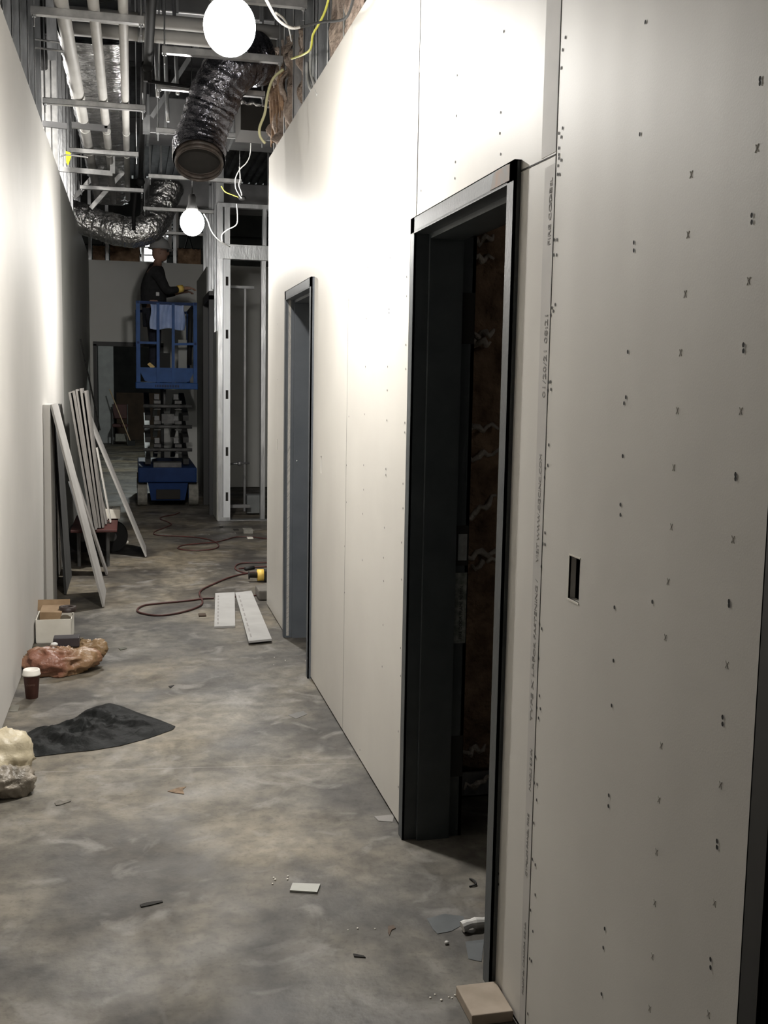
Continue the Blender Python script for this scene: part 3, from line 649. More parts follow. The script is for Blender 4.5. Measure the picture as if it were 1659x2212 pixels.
tag(MB().box((.94, YS - .012, 2.965), (2.4, YS + .1, 2.99)).box((.94, YS - .008, 2.99), (2.4, YS + .0, 3.10)).box((.94, YS - .012, 3.10), (2.4, YS + .1, 3.125)).build('header', STEEL), 'steel box header across the top of the open stud frame', 'header')
tag(MB().box((.94, YS - .01, 3.55), (2.4, YS + .1, 3.575)).box((.94, YS - .012, 3.53), (2.4, YS - .008, 3.575)).build('top_track', STEEL), 'steel top track above the open stud frame', 'metal track')
tag(MB().box((.94, YS - .01, 0), (2.4, YS + .1, .006)).box((.94, YS - .012, 0), (1.08, YS - .008, .04)).build('sill_track', STEEL), 'steel floor track across the open stud frame', 'metal track')
for x, z1, lab in ((1.14, 2.72, 'thin far stud inside the dark room behind the stud frame'), (1.33, 2.72, 'second far stud inside the dark room behind the stud frame')):
    tag(MB().box((x, 13.3, 0), (x + .025, 13.34, z1)).build('inner_stud', GDUCT), lab, 'stud')
tag(MB().box((1.05, 13.28, 2.72), (1.45, 13.34, 2.75)).build('inner_track', GDUCT), 'thin track across the inner studs of the dark room', 'metal track')
tag(MB().cyl((1.08, 12.9, .62), (1.36, 12.9, .63), .012).ball((1.24, 12.9, .625), .03).build('pipe_stub', GDUCT, None, True), 'short grey pipe stub low in the dark room', 'pipe')
tag(MB().box((1.33, 12.9, .02), (1.5, 13.1, .24), bev=.01).build('grey_carton', noisy('dim_grey', (.14, .15, .15), (.18, .19, .19), 6, .8)), 'dim grey carton on the floor inside the stud frame', 'carton')
tag(MB().box((1.09, 12.8, .10), (1.36, 12.83, .14)).build('floor_plank', noisy('dim_plank', (.16, .16, .16), (.2, .2, .2), 6, .8)), 'thin grey plank lying low inside the stud frame', 'plank')
# upper studs of the passage wall
for i, (y, lab) in enumerate(((12.62, 'nearest'), (12.9, 'second'), (13.3, 'third'), (13.8, 'fourth'), (14.3, 'fifth'), (14.9, 'sixth'))):
    tag(cstud(MB(), .94, 1.03, y, z0=2.1 if i < 2 else 2.7, z1=4.0).build('passage_stud', STEEL), lab + ' steel stud above the dark side door by the lift', 'stud')
# studs and insulation above the end wall
for x, lab in ((-.60, 'left end of'), (-.36, 'left part of'), (.14, 'middle of'), (.46, 'right of the hard hat on'), (.60, 'far right of')):
    tag(cstud(MB(), x, x + .045, YE + .03, z0=3.26, z1=4.3, w=.05).build('end_wall_stud', STEEL), 'steel stud rising from the %s the end wall' % lab, 'stud')
for x0, x1, z1, lab in ((-.54, -.37, 3.50, 'leftmost'), (-.30, .12, 3.52, 'widest'), (.66, 1.0, 3.52, 'rightmost')):
    tag(MB().grid(10, 6, lambda u, v, a=x0, b_=x1, c=z1: Vector((a + (b_ - a) * u, YE + .05 + .02 * noise.noise(Vector((u * 5, v * 5, a))), 3.28 + (c - 3.28) * v + .015 * noise.noise(Vector((u * 9, 0, a)))))).solid(.02).build('insulation_block', INS, None, True), lab + ' brown insulation piece on top of the end wall', 'insulation')
tag(MB().box((.53, YE + .1, 3.48), (.58, YE + .14, 4.3)).box((.62, YE + .1, 3.5), (.68, YE + .14, 4.3)).build('white_board_strip', DRYL), 'pair of white board strips standing behind the end wall top', 'board')
# lit far window lights behind, with a joist in front
WIN = emis('skylight_glow', (.95, 1, 1), 6)
struct(MB().box((-4, 19.05, 3.4), (6, 19.1, 4.95)).build('wall_clerestory', DARK))
for x0, x1, z0, z1, lab in ((.16, .42, 3.60, 3.98, 'wide bright'), (.42, .66, 4.02, 4.24, 'upper bright')):
    t = thing('lit_window', lab + ' window glimpsed beyond the end wall', 'window', (x0, 19, z0)); MB().box((x0, 19, z0), (x1, 19.05, z1)).build('pane', WIN, t)
t = thing('bar_joist', 'dark open-web joist crossing in front of the bright far window', 'joist', (0, 18.5, 3.6))
b = MB().cyl((-4, 18.5, 3.98), (4.5, 18.5, 4.0), .02).cyl((-4, 18.5, 3.76), (4.5, 18.5, 3.78), .012)
for i in range(14): b.cyl((-.5 + i * .11, 18.5, 3.6 + .4 * (i % 2)), (-.39 + i * .11, 18.5, 3.6 + .4 * ((i + 1) % 2)), .012)
for z in (3.64, 4.08, 4.14): b.cyl((-.5, 18.52, z), (1, 18.52, z + .01), .012)
b.build('joist_web', BLACK, t)
# ------------------------------------------------------------------ scissor lift
LX0, LX1, LY0, LY1 = .05, .81, 13.85, 15.68
lift = thing('scissor_lift', 'blue scissor lift with raised cage at the end of the corridor', 'lift', (.43, 13.85, 0))
ch = MB(); ch.box((LX0 + .01, LY0 - .01, .31), (LX1 - .02, LY1, .50), bev=.015)
ch.hexa([Vector(p) for p in ((LX0 + .17, LY0 + .03, .08), (LX1 - .17, LY0 + .03, .08), (LX1 - .17, LY1, .08), (LX0 + .17, LY1, .08), (LX0 + .13, LY0 + .02, .30), (LX1 - .13, LY0 + .02, .30), (LX1 - .13, LY1, .30), (LX0 + .13, LY1, .30))])
ch.build('chassis', BLUED, lift)
MB().box((.28, LY0 - .002, .10), (.58, LY0 + .05, .22)).build('pothole_guard', GAP, lift)
MB().box((.25, LY0 + .05, .50), (.60, LY0 + .3, .56)).build('hydraulic_cover', LGREY, lift)
for x0 in (LX0 + .0, LX1 - .12):
    for y in (LY0 + .005, LY1 - .3):
        w = MB().cyl((x0, y + .15, .15), (x0 + .12, y + .15, .15), .15, n=28).build('wheel', TYRE, lift, False)
        MB().cyl((x0 - .004, y + .15, .15), (x0 + .124, y + .15, .15), .07, n=16).build('hub', BLUED, w)
levels = [.56, .84, 1.12, 1.40]
AR = noisy('scissor_arm_paint', (.03, .03, .03), (.06, .06, .06), 9, .45)
for z0, z1 in zip(levels, levels[1:] + [1.46]):
    z1 = z0 + .27 if z1 != 1.46 else 1.48
    if z0 == 1.40: break
    for x, w_ in ((.15, .07), (.27, .06), (.51, .06), (.63, .07)):
        a, c = ((LY0 + .22, z0), (LY1 - .25, z1)) if x in (.15, .63) else ((LY1 - .25, z0), (LY0 + .22, z1))
        MB().plank((x + w_ / 2, a[0], a[1]), (x + w_ / 2, c[0], c[1]), w_, .07, (1, 0, 0)).build('scissor_arm', AR, lift)
for z in (.715, 1.01, 1.27):
    o = MB().cyl((.13, LY0 + .17, z), (.74, LY0 + .17, z), .022, n=14).build('pivot_tube', LGREY, lift, True)
    for x in (.26, .52):
        MB().box((x, LY0 + .13, z + .03), (x + .09, LY0 + .22, z + .075), bev=.006).build('pivot_block', LGREY, lift)
        MB().box((x, LY0 + .13, z - .045), (x + .09, LY0 + .22, z - .03), bev=.004).build('pivot_strap', LGREY, lift)
MB().box((.36, LY0 + .22, 1.05), (.52, LY0 + .4, 1.17)).build('cylinder_bracket', LGREY, lift)
MB().cyl((.40, LY0 + .3, 1.2), (.40, LY0 + .3, 1.48), .018).build('hose', LGREY, lift, True)
pf = MB().box((LX0 - .01, LY0, 1.49), (LX1 - .005, LY1, 1.57), bev=.008).build('platform', BLUE, lift)
sl = MB()
for i in range(15): sl.box((.28 + i * .02, LY0 - .003, 1.51), (.289 + i * .02, LY0 + .001, 1.54))
sl.build('platform_slots', GAP, pf)
def tubebox(a, c, r=.02, name='rail', m=BLUE, par=lift):
    a, c = Vector(a), Vector(c); return MB().plank(a, c, 2 * r, 2 * r, (0, 1, 0) if abs((c - a).normalized().y) < .9 else (1, 0, 0)).build(name, m, par)
ZP = 1.57
for x in (LX0 + .025, LX1 - .035):
    for y in (LY0 + .025, LY1 - .03): tubebox((x, y, ZP), (x, y, 2.57), .024, 'corner_post')
for y in (LY0 + .025, LY1 - .03): tubebox((LX0 + .03, y, 2.555), (LX1 - .04, y, 2.55), .017, 'top_rail', BLUED)
for x in (LX0 + .025, LX1 - .035): tubebox((x, LY0, 2.555), (x, LY1, 2.555), .017, 'top_rail', BLUED); tubebox((x, LY0, 2.06), (x, LY1, 2.06), .014, 'mid_rail', BLUED)
for x in (.315, .50): tubebox((x, LY0 + .01, ZP), (x + .004, LY0 + .01, 2.55), .018, 'gate_post')
tubebox((LX0 + .03, LY0 + .03, 2.06), (.32, LY0 + .03, 2.06), .015, 'mid_rail'); tubebox((.50, LY0 + .03, 2.05), (LX1 - .04, LY0 + .03, 2.06), .015, 'mid_rail')
tb = MB(); x0, x1 = LX0 + .05, LX1 - .06
v = [(x0, 1.745), (x1, 1.74), (x1, 1.69), (x1 - .05, 1.59), (x1 - .09, 1.575), (x0 + .09, 1.575), (x0 + .05, 1.59), (x0, 1.69)]
lo = [tb.b.verts.new((x, LY0 + .03, z)) for x, z in v]; hi = [tb.b.verts.new((x, LY0 + .045, z)) for x, z in v]
tb.b.faces.new(lo); tb.b.faces.new(hi[::-1])
for i in range(8): tb.b.faces.new((lo[i], lo[(i + 1) % 8], hi[(i + 1) % 8], hi[i]))
tb.box((x0, LY0 + .022, 1.735), (x1, LY0 + .05, 1.755)); tb.build('toe_board', BLUE, lift)
MB().cyl((.73, LY0 + .2, 2.5), (.71, LY0 + .25, 1.8), .03, n=12).build('control_cable', RUB, lift, True)
MB().box((.58, LY0 + .4, 1.58), (.69, LY0 + .5, 2.12)).build('manual_box', noisy('grey_box_plastic', (.26, .27, .26), (.3, .31, .3), 5, .6), lift)
MB().box((.33, LY0 + .5, 1.58), (.48, LY0 + .8, 1.95)).build('tool_bin', RUB, lift)
tl = MB(); P = [(.185, 1.795), (.215, 1.82), (.275, 1.77), (.262, 1.735), (.245, 1.73)]
vs = [tl.b.verts.new((x, LY0 + .10, z)) for x, z in P]; tl.b.faces.new(vs); tl.solid(.006)
tag(tl.build('warning_tag', noisy('tag_yellow', (.55, .38, .12), (.7, .5, .2), 30, .6)), 'yellow and orange tag hanging inside the cage of the blue lift', 'tag')
# blue cloth over the front rail
b = MB()
def cl(u, v):
    x = .225 + .42 * u; z = 2.545 - .31 * v - .012 * math.sin(u * 9)
    return Vector((x + .01 * math.sin(v * 6 + u * 4), LY0 - .02 + .014 * math.sin(u * 24 + v * 2) + .008 * noise.noise(Vector((u * 8, v * 6, 0))), z))
b.grid(40, 20, cl); b.solid(.006); tag(b.build('blue_cloth', TOWEL, None, True), 'crumpled light blue cloth draped inside the top front of the blue lift cage', 'cloth').location.y += .055
# ------------------------------------------------------------------ worker
PF = 1.575; PY = 14.35
def skin(verts, edges, rad, sub=2):
    me = bpy.data.meshes.new('sk'); me.from_pydata(verts, edges, []); o = bpy.data.objects.new('sk', me); C.objects.link(o)
    md = o.modifiers.new('s', 'SKIN'); md.use_smooth_shade = True
    for i, d_ in enumerate(me.skin_vertices[0].data):
        r = rad[i]; d_.radius = r if isinstance(r, tuple) else (r, r); d_.use_root = (i == 0)
    s2 = o.modifiers.new('u', 'SUBSURF'); s2.levels = sub; s2.render_levels = sub
    dg = bpy.context.evaluated_depsgraph_get(); dg.update()
    out = bpy.data.meshes.new_from_object(o.evaluated_get(dg)); bpy.data.objects.remove(o); return out
def chain(V, E, R, start, pts):
    k = start
    for p, r in pts:
        V.append(p); R.append(r); E.append((k, len(V) - 1)); k = len(V) - 1
    return k
person = thing('person', 'worker in grey hard hat and black sweatshirt standing in the blue lift cage', 'person', (.29, PY, PF))
def P3(x, y, z): return (x, PY + y, z)
V, E, R = [P3(.28, 0, 2.52)], [], [(.125, .15)]
ch_ = chain(V, E, R, 0, [(P3(.275, 0, 2.70), (.12, .14)), (P3(.28, 0, 2.88), (.13, .16)), (P3(.30, 0, 3.0), (.09, .13))])
nk = chain(V, E, R, ch_, [(P3(.325, 0, 3.08), .055), (P3(.345, 0, 3.15), .055)])
hands = []
for sgn, el, wr_, hd in ((-1, (.44, -.24, 2.72), (.64, -.17, 2.765), (.70, -.15, 2.775)), (1, (.43, .23, 2.71), (.62, .12, 2.745), (.68, .09, 2.75))):
    k = chain(V, E, R, ch_, [(P3(.305, sgn * .17, 2.985), .062), (P3(.37, sgn * .21, 2.85), .052), (P3(*el), .045), (P3((el[0] + wr_[0]) / 2, (el[1] + wr_[1]) / 2, (el[2] + wr_[2]) / 2), .04), (P3(*wr_), .028), (P3(*hd), (.02, .036))])
    hands.append((k, hd))
    for j in range(4):
        o_ = -.027 + j * .018; L = (.07, .08, .075, .06)[j]
        chain(V, E, R, k, [(P3(hd[0] + .04, hd[1] + o_, hd[2]), .009), (P3(hd[0] + .04 + L * .5, hd[1] + o_, hd[2] - .008), .0085), (P3(hd[0] + .04 + L * .85, hd[1] + o_ * .9, hd[2] - .03), .007)])
    chain(V, E, R, k, [(P3(hd[0] + .01, hd[1] + sgn * -.04, hd[2] + .004), .010), (P3(hd[0] + .045, hd[1] + sgn * -.058, hd[2] - .008), .009)])
for sgn in (-1, 1):
    chain(V, E, R, 0, [(P3(.275, sgn * .10, 2.42), .095), (P3(.29, sgn * .11, 2.05), .062), (P3(.275, sgn * .11, 1.85), .058), (P3(.26, sgn * .11, 1.66), .042), (P3(.28, sgn * .11, 1.615), .038), (P3(.38, sgn * .115, 1.605), .03)])
me = skin(V, E, R)
b = bmesh.new(); b.from_mesh(me); mb = MB(); mb.b = b
hc = Vector(P3(.362, 0, 3.235))
def face(c):
    q = c - hc
    if q.z < 0: c.x += -.02 * q.z / .12 if q.x > 0 else .02 * q.z / .12; 
    if q.x > .07: c.x -= .008
    if q.x > .05 and abs(q.y) < .02 and -.035 < q.z < .02: c.x += .022
    if q.x > .05 and .008 < abs(q.y) < .045 and .0 < q.z < .03: c.x -= .008
    if q.x > .05 and abs(q.y) < .03 and -.075 < q.z < -.055: c.x += .005
    return c
mb.ball(hc, .1, (1.0, .78, 1.25), face, 32, 24)
for sgn in (-1, 1): mb.ball(hc + Vector((-.005, sgn * .079, -.01)), .026, (.7, .35, 1.2), u=10, v=8)
mb.build('body', SKIN, person, True)
# clothing
V, E, R = [P3(.28, 0, 2.45)], [], [(.145, .17)]
c2 = chain(V, E, R, 0, [(P3(.275, 0, 2.62), (.15, .175)), (P3(.275, 0, 2.80), (.155, .185)), (P3(.295, 0, 2.96), (.125, .16)), (P3(.312, 0, 3.04), (.085, .095)), (P3(.325, 0, 3.085), (.068, .07))])
c2 = 3
for sgn, el, wr_ in ((-1, (.44, -.24, 2.72), (.60, -.185, 2.757)), (1, (.43, .23, 2.71), (.58, .14, 2.74))):
    chain(V, E, R, c2, [(P3(.305, sgn * .17, 2.975), .085), (P3(.37, sgn * .21, 2.85), .07), (P3(*el), .062), (P3((el[0] + wr_[0]) / 2, (el[1] + wr_[1]) / 2, (el[2] + wr_[2]) / 2), .05), (P3(*wr_), .04)])
b = bmesh.new(); b.from_mesh(skin(V, E, R)); mb = MB(); mb.b = b; mb.build('sweatshirt', CLOTH, person, True)
V, E, R = [P3(.28, 0, 2.50)], [], [(.14, .165)]
for sgn in (-1, 1): chain(V, E, R, 0, [(P3(.275, sgn * .10, 2.40), .105), (P3(.29, sgn * .11, 2.05), .078), (P3(.275, sgn * .11, 1.85), .072), (P3(.262, sgn * .11, 1.67), .066)])
b = bmesh.new(); b.from_mesh(skin(V, E, R)); mb = MB(); mb.b = b; mb.build('trousers', JEANS, person, True)
for sgn in (-1, 1): MB().ball(P3(.31, sgn * .113, 1.615), .05, (1.7, .85, .8)).build('boot', RUB, person, True)
hh = MB(); hh.lathe((.355, PY, 3.265), [(.128, 0), (.135, .003), (.118, .012), (.116, .04), (.108, .08), (.085, .118), (.05, .138), (.012, .145)], 28)
for vv in hh.b.verts:
    vv.co.x = .355 + (vv.co.x - .355) * 1.1
    if vv.co.x > .47 and vv.co.z < 3.28: vv.co.x += .03; vv.co.z -= .008
hh.build('hard_hat', HAT, person, True)
gl = MB(); gl.box((.445, PY - .062, 3.225), (.468, PY + .062, 3.262), bev=.008); gl.box((.36, PY - .083, 3.245), (.45, PY - .079, 3.252)).box((.36, PY + .079, 3.245), (.45, PY + .083, 3.252)); gl.build('safety_glasses', RUB, person)
MB().cyl((.575, PY - .19, 2.755), (.635, PY - .168, 2.768), .047, n=18).build('yellow_cuff', YEL, person, True, label='yellow cuff at the forward wrist')
MB().box((.30, PY - .195, 2.66), (.345, PY - .185, 2.71), bev=.008).build('pocket_badge', HAT, person)
# ------------------------------------------------------------------ items beyond the far doorway
tag(MB().box((-.42, 29.6, 0), (.75, 30.6, 1.25)).build('cardboard_stack', BROWN), 'tall dark brown cardboard stack beyond the far doorway', 'box')
t = thing('folding_chair', 'brown chair standing beyond the far doorway beside the cardboard stack', 'chair', (-.3, 27.6, 0))
MB().box((-.50, 27.4, .42), (-.12, 27.8, .50), bev=.02).build('seat', RED, t); MB().box((-.50, 27.8, .62), (-.14, 27.84, .98), bev=.02).build('backrest', RED, t)
for x, y in ((-.49, 27.42), (-.13, 27.42), (-.49, 27.8), (-.13, 27.8)): MB().cyl((x, y, 0), (x, y, .45 if y < 27.6 else .98), .015).build('leg', LGREY, t)
tag(MB().box((-.42, 27.3, .08), (-.16, 27.6, .26)).build('pale_box', TYRE), 'pale box on the floor beneath the brown chair', 'box')
t = thing('broom', 'thin-handled broom leaning diagonally beyond the far doorway', 'broom', (0, 27, 0)); MB().cyl((-.55, 27.5, 1.35), (-.06, 27.0, .10), .014).build('handle', WOOD, t); MB().box((-.12, 26.9, 0), (.05, 27.1, .12)).build('head', RUB, t)
# ------------------------------------------------------------------ leaning boards on the left
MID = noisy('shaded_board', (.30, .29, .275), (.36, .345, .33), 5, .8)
OLD = noisy('old_board', (.15, .14, .13), (.25, .235, .22), 5, .8, stretch=(1, 1, .2))
def board(a, c, wid, th, label, m=DRY, name='drywall_offcut', cat='board', group=None):
    return tag(MB().plank(a, c, wid, th).build(name, m), label, cat, group)
tag(MB().box((XL + .001, 7.66, 0), (XL + .045, 8.05, 1.42)).build('board_bundle', DRYL), 'upright bundle of white boards standing flat against the left wall', 'board')
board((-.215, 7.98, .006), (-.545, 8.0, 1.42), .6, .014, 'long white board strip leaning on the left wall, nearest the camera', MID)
board((-.50, 8.55, .006), (-.57, 8.55, 1.40), .75, .014, 'dark-shaded drywall sheet leaning almost upright behind the nearest leaning strip', DARK)  # shade on this sheet is put into its near-black colour
board((-.22, 9.05, .006), (-.50, 9.0, .95), .20, .014, 'short drywall strip with its foot out on the floor behind the nearest strip', OLD)
board((-.30, 9.0, .006), (-.52, 9.3, .75), .06, .02, 'narrow grey batten leaning low in the shadow between the boards', GDUCT)
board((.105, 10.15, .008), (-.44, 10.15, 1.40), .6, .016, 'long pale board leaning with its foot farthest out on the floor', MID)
board((-.235, 10.02, .345), (-.46, 10.02, 1.30), .3, .014, 'drywall piece leaning behind the dolly under the long pale board')
board((-.44, 15.3, .9), (-.57, 12.8, 2.05), .03, .02, 'thin grey pole leaning high near the end wall', LGREY, 'leaning_pole', 'pole')
pk = [(-.335, -.505, 9.42, .28, 1.49), (-.31, -.475, 9.45, .30, 1.50), (-.30, -.455, 9.50, .20, 1.51), (-.28, -.42, 9.55, .30, 1.52), (-.255, -.385, 9.6, .36, 1.50)]
for i, (xb_, xt, y, wd, zt) in enumerate(pk):
    board((xb_, y, .345), (xt, y, zt), wd + .12, .016, ('leftmost', 'second', 'middle', 'fourth', 'rightmost')[i] + ' of the drywall strips standing on the red dolly', OLD)
board((-.235, 9.66, .345), (-.36, 9.7, 1.12), .16, .013, 'shorter drywall strip with a torn top on the red dolly', OLD)
board((-.20, 9.75, .345), (-.31, 9.75, 1.0), .12, .013, 'shortest drywall strip on the right of the red dolly')
dl = thing('red_dolly', 'low red dolly with black wheels carrying the drywall strips', 'dolly', (-.3, 9.6, 0))
MB().box((-.52, 9.30, .31), (-.14, 10.32, .335), bev=.006).build('deck', RED, dl)
for x in (-.46, -.20):
    y = 10.26
    wz = MB().cyl((x, y - .04, .145), (x, y + .04, .145), .145, n=28).build('wheel', RUB, dl)
    MB().cyl((x, y - .045, .145), (x, y + .045, .145), .045, n=14).build('hub', LGREY, wz)
for x in (-.46, -.22): MB().cyl((x, 9.45, 0), (x, 9.45, .31), .016, n=10).build('leg', LGREY, dl)
MB().cyl((-.48, 10.2, .24), (-.18, 10.2, .24), .014).box((-.40, 10.18, .22), (-.36, 10.24, .312)).build('axle_bracket', LGREY, dl)
bx = thing('white_carton', 'small white carton with a scribbled mark on the red dolly', 'box', (-.2, 9.8, .34))
MB().box((-.275, 9.95, .345), (-.12, 10.22, .43), Matrix.Identity(4), bev=.004).build('carton', PAPER, bx)
sb = MB()
for (a, c) in (((-.24, 10.02), (-.15, 10.15)), ((-.23, 10.14), (-.16, 10.03)), ((-.20, 10.0), (-.19, 10.17)), ((-.245, 10.09), (-.145, 10.09))): sb.plank((*a, .4312), (*c, .4312), .009, .001, (1, 0, 0) if abs(c[0] - a[0]) < .05 else (0, 1, 0))
sb.build('scribble', INK, bx)
# ------------------------------------------------------------------ things on the floor, left
t = thing('cardboard_box', 'open white box with brown flaps on the floor by the left wall', 'box', (-.48, 6.75, 0))
BX0, BX1, BY0, BY1, BZ = -.585, -.375, 6.68, 6.95, .145
m = MB(); m.box((BX0, BY0, 0), (BX1, BY0 + .005, BZ)).box((BX0, BY1, 0), (BX1, BY1 + .005, BZ)).box((BX0, BY0, 0), (BX0 + .005, BY1, BZ)).box((BX1 - .005, BY0, 0), (BX1, BY1, BZ)).box((BX0, BY0, 0), (BX1, BY1, .005)); m.build('carton', PAPER, t)
MB().plank((-.50, BY1, BZ), (-.50, BY1 + .05, BZ + .06), .20, .004, (1, 0, 0)).build('flap', CARD, t)
MB().hexa([Vector(p) for p in ((BX0 + .02, BY0 + .05, BZ - .01), (BX1 - .07, BY0 + .05, BZ - .01), (BX1 - .07, BY1, BZ - .01), (BX0 + .02, BY1, BZ - .01), (BX0 + .02, BY0 + .06, BZ + .035), (BX1 - .06, BY0 + .06, BZ + .03), (BX1 - .06, BY1, BZ + .035), (BX0 + .02, BY1, BZ + .035))]).build('contents', CARD, t)
t = thing('tape_roll', 'dark roll of tape lying on the open white box', 'tape roll', (-.40, 6.8, .15))
MB().lathe((-.405, 6.82, .165), [(.052, 0), (.052, .03), (.032, .03), (.032, 0), (.052, 0)], 24, cap=False).build('tape', mat('dark_tape', (.03, .018, .014), .5), t, True)
b = MB(); b.ball((-.36, 6.50, .045), .06, (1.7, .5, .55), lambda c: c + Vector((noise.noise(c * 30), noise.noise(c * 31 + Vector((5, 0, 0))), noise.noise(c * 29))) * .03, 20, 12)
for v_ in b.b.verts: v_.co.z = max(v_.co.z, .003)
tag(b.build('crumpled_wrapper', noisy('brown_paper', (.07, .05, .025), (.16, .12, .07), 30, .8)), 'crumpled dark brown wrapper between the white box and the plastic bag', 'wrapper')
def blob(c, r, sc, seed, amp, u=40, v=24, fq=(7, 22)):
    c = Vector(c)
    def f(p):
        q = p - c; n = noise.noise(q * fq[0] + Vector((seed, 0, 0))) * amp + (.25 - abs(noise.noise(q * fq[1] + Vector((0, seed, 0))))) * amp * 1.1 + (.2 - abs(noise.noise(q * fq[1] * 2.3 + Vector((0, seed, 4))))) * amp * .5
        p = p + q.normalized() * n; p.z = max(p.z, .002 + .002 * (p.x % .01)); return p
    return MB().ball(c, r, sc, f, u, v)
def plastic(name, c1, c2, a):
    m_ = noisy(name, c1, c2, 8, .3, 0, .5, 26, dist=.02); b_ = m_.node_tree.nodes['Principled BSDF']; b_.inputs['Transmission Weight'].default_value = a; b_.inputs['IOR'].default_value = 1.15; return m_
t = thing('plastic_bag', 'crumpled tan and orange plastic shopping bag by the left wall', 'bag', (-.4, 6.0, 0))
m = blob((-.40, 6.0, .065), .13, (1.55, .9, .62), 4, .05, 64, 40, (6, 17))
m.build('bag_body', noisy('tan_plastic', (.22, .095, .06), (.27, .17, .09), 2.2, .45, 0, .6, 24, lo=.42, hi=.55), t, True)
blob((-.245, 6.12, .10), .075, (1.1, .8, .8), 8, .035, 40, 24, (10, 26)).build('bag_top', noisy('tan_plastic_top', (.22, .14, .07), (.32, .22, .12), 9, .4, 0, .6, 24), t, True)
MB().box((-.44, 6.06, .12), (-.30, 6.14, .175), Matrix.Identity(4), bev=.006).build('dark_packet', mat('dark_packet', (.035, .03, .035), .4), t)
MB().ball((-.43, 6.0, .155), .014, (1.4, 1, .8)).build('white_lid', WW, t, True)
t = thing('coffee_cup', 'dark brown paper coffee cup with white lid by the left wall', 'cup', (-.505, 5.5, 0))
CUPM = noisy('cup_brown', (.055, .018, .012), (.075, .026, .018), 30, .6)
MB().lathe((-.508, 5.52, 0), [(.029, 0), (.0300, .002), (.040, .12), (.041, .122)], 28).build('cup', CUPM, t, True)
MB().lathe((-.508, 5.52, .118), [(.044, 0), (.045, .006), (.043, .010), (.041, .026), (.038, .030), (.033, .028), (.032, .024)], 28).build('lid', mat('lid_white', (.75, .72, .66), .4), t, True)
text('COFFEE', .012, (-.53, 5.4835, .07), Matrix(((1, 0, 0), (0, 0, -1), (0, 1, 0))), mat('cup_print', (.16, .09, .07), .6), t)
# black plastic sheet
outl = [(22, 1618), (35, 1597), (70, 1578), (100, 1571), (140, 1562), (165, 1550), (185, 1535), (210, 1526), (238, 1520), (262, 1526), (300, 1541), (345, 1556), (379, 1570), (374, 1577), (320, 1596), (260, 1612), (200, 1622), (140, 1628), (100, 1633), (66, 1637), (45, 1628)]
P = [fl(*q) for q in outl]; cc = sum(P, Vector()) / len(P)
b = MB(); rings = []; NR = 30
for k in range(NR + 1):
    f = k / NR; ring = []
    for i in range(84):
        s_ = i / 4; a, c_ = P[int(s_) % 21], P[(int(s_) + 1) % 21]; e = a.lerp(c_, s_ % 1)
        q = cc.lerp(e, f); fold = .5 + .5 * math.sin(q.x * 34 + q.y * 26 + 3 * noise.noise(q * 6)); hgt = (1 - f ** 3) * (.006 + .022 * fold ** 2 + .045 * abs(noise.noise(q * 8 + Vector((3, 0, 0)))) + .02 * abs(noise.noise(q * 25)))
        ring.append(b.b.verts.new((q.x, q.y, .003 + hgt)))
    rings.append(ring)
for A, B_ in zip(rings[1:], rings[2:]):
    for i in range(84): b.b.faces.new((A[i], A[(i + 1) % 84], B_[(i + 1) % 84], B_[i]))
cv_ = b.b.verts.new((cc.x, cc.y, .03)); 
for i in range(84): b.b.faces.new((cv_, rings[1][(i + 1) % 84], rings[1][i]))
for v_ in rings[0]: b.b.verts.remove(v_)
tag(b.build('black_plastic_sheet', PLAST, None, True), 'crumpled black plastic sheet lying on the concrete in the left foreground', 'plastic sheet')
tag(MB().tube(smooth_path([fl(24, 1625, .01), fl(22, 1612, .03), fl(16, 1600, .05), fl(14, 1597, .055)]), .008, 10).ball(fl(14, 1597, .055), .012).build('tool_handle', RUB, None, True), 'short black tool handle sticking up behind the pale bag', 'tool')
t = thing('pale_bag', 'beige and grey lumpy plastic bag cut off by the left edge', 'bag', (-.52, 4.25, 0))
blob((-.535, 4.32, .10), .13, (1.05, 1.1, .95), 11, .035).build('bag_body', noisy('beige_plastic', (.42, .36, .24), (.52, .46, .34), 5, .45, 0, .5, 18), t, True)
blob((-.50, 4.23, .05), .11, (1.05, .9, .65), 21, .035, 48, 28, (9, 24)).build('grey_bottom', noisy('grey_plastic', (.16, .14, .11), (.34, .30, .25), 14, .4, 0, .8, 30), t, True)
# drywall strips on the floor
MID2 = noisy('offcut_paper', (.33, .325, .315), (.38, .375, .365), 5, .8)
def strip(q, z, label, near_lift=0):
    P = [fl(*p) for p in q]
    t = thing('drywall_strip', label, 'board', tuple(P[0])); b = MB()
    b.hexa([Vector((p.x, p.y, z + (near_lift if i < 2 else 0))) for i, p in enumerate(P)] + [Vector((p.x, p.y, z + .013 + (near_lift if i < 2 else 0))) for i, p in enumerate(P)]); b.build('strip_body', MID2, t)
    tx = MB()
    for k in range(9):
        f = .06 + k * .1; a = P[0].lerp(P[3], f); c_ = P[0].lerp(P[3], f + .055); side = (P[1] - P[0]).normalized(); zz = z + .0135 + near_lift * (1 - f)
        tx.hexa([a + side * .018 + Vector((0, 0, zz)), a + side * .028 + Vector((0, 0, zz)), c_ + side * .028 + Vector((0, 0, zz)), c_ + side * .018 + Vector((0, 0, zz)),
                 a + side * .018 + Vector((0, 0, zz + .0006)), a + side * .028 + Vector((0, 0, zz + .0006)), c_ + side * .028 + Vector((0, 0, zz + .0006)), c_ + side * .018 + Vector((0, 0, zz + .0006))])
    tx.build('printed_marks', INK, t)
strip([(463, 1358), (508, 1356), (507, 1283), (465, 1285)], .001, 'shorter left one of two drywall strips lying by the corner')
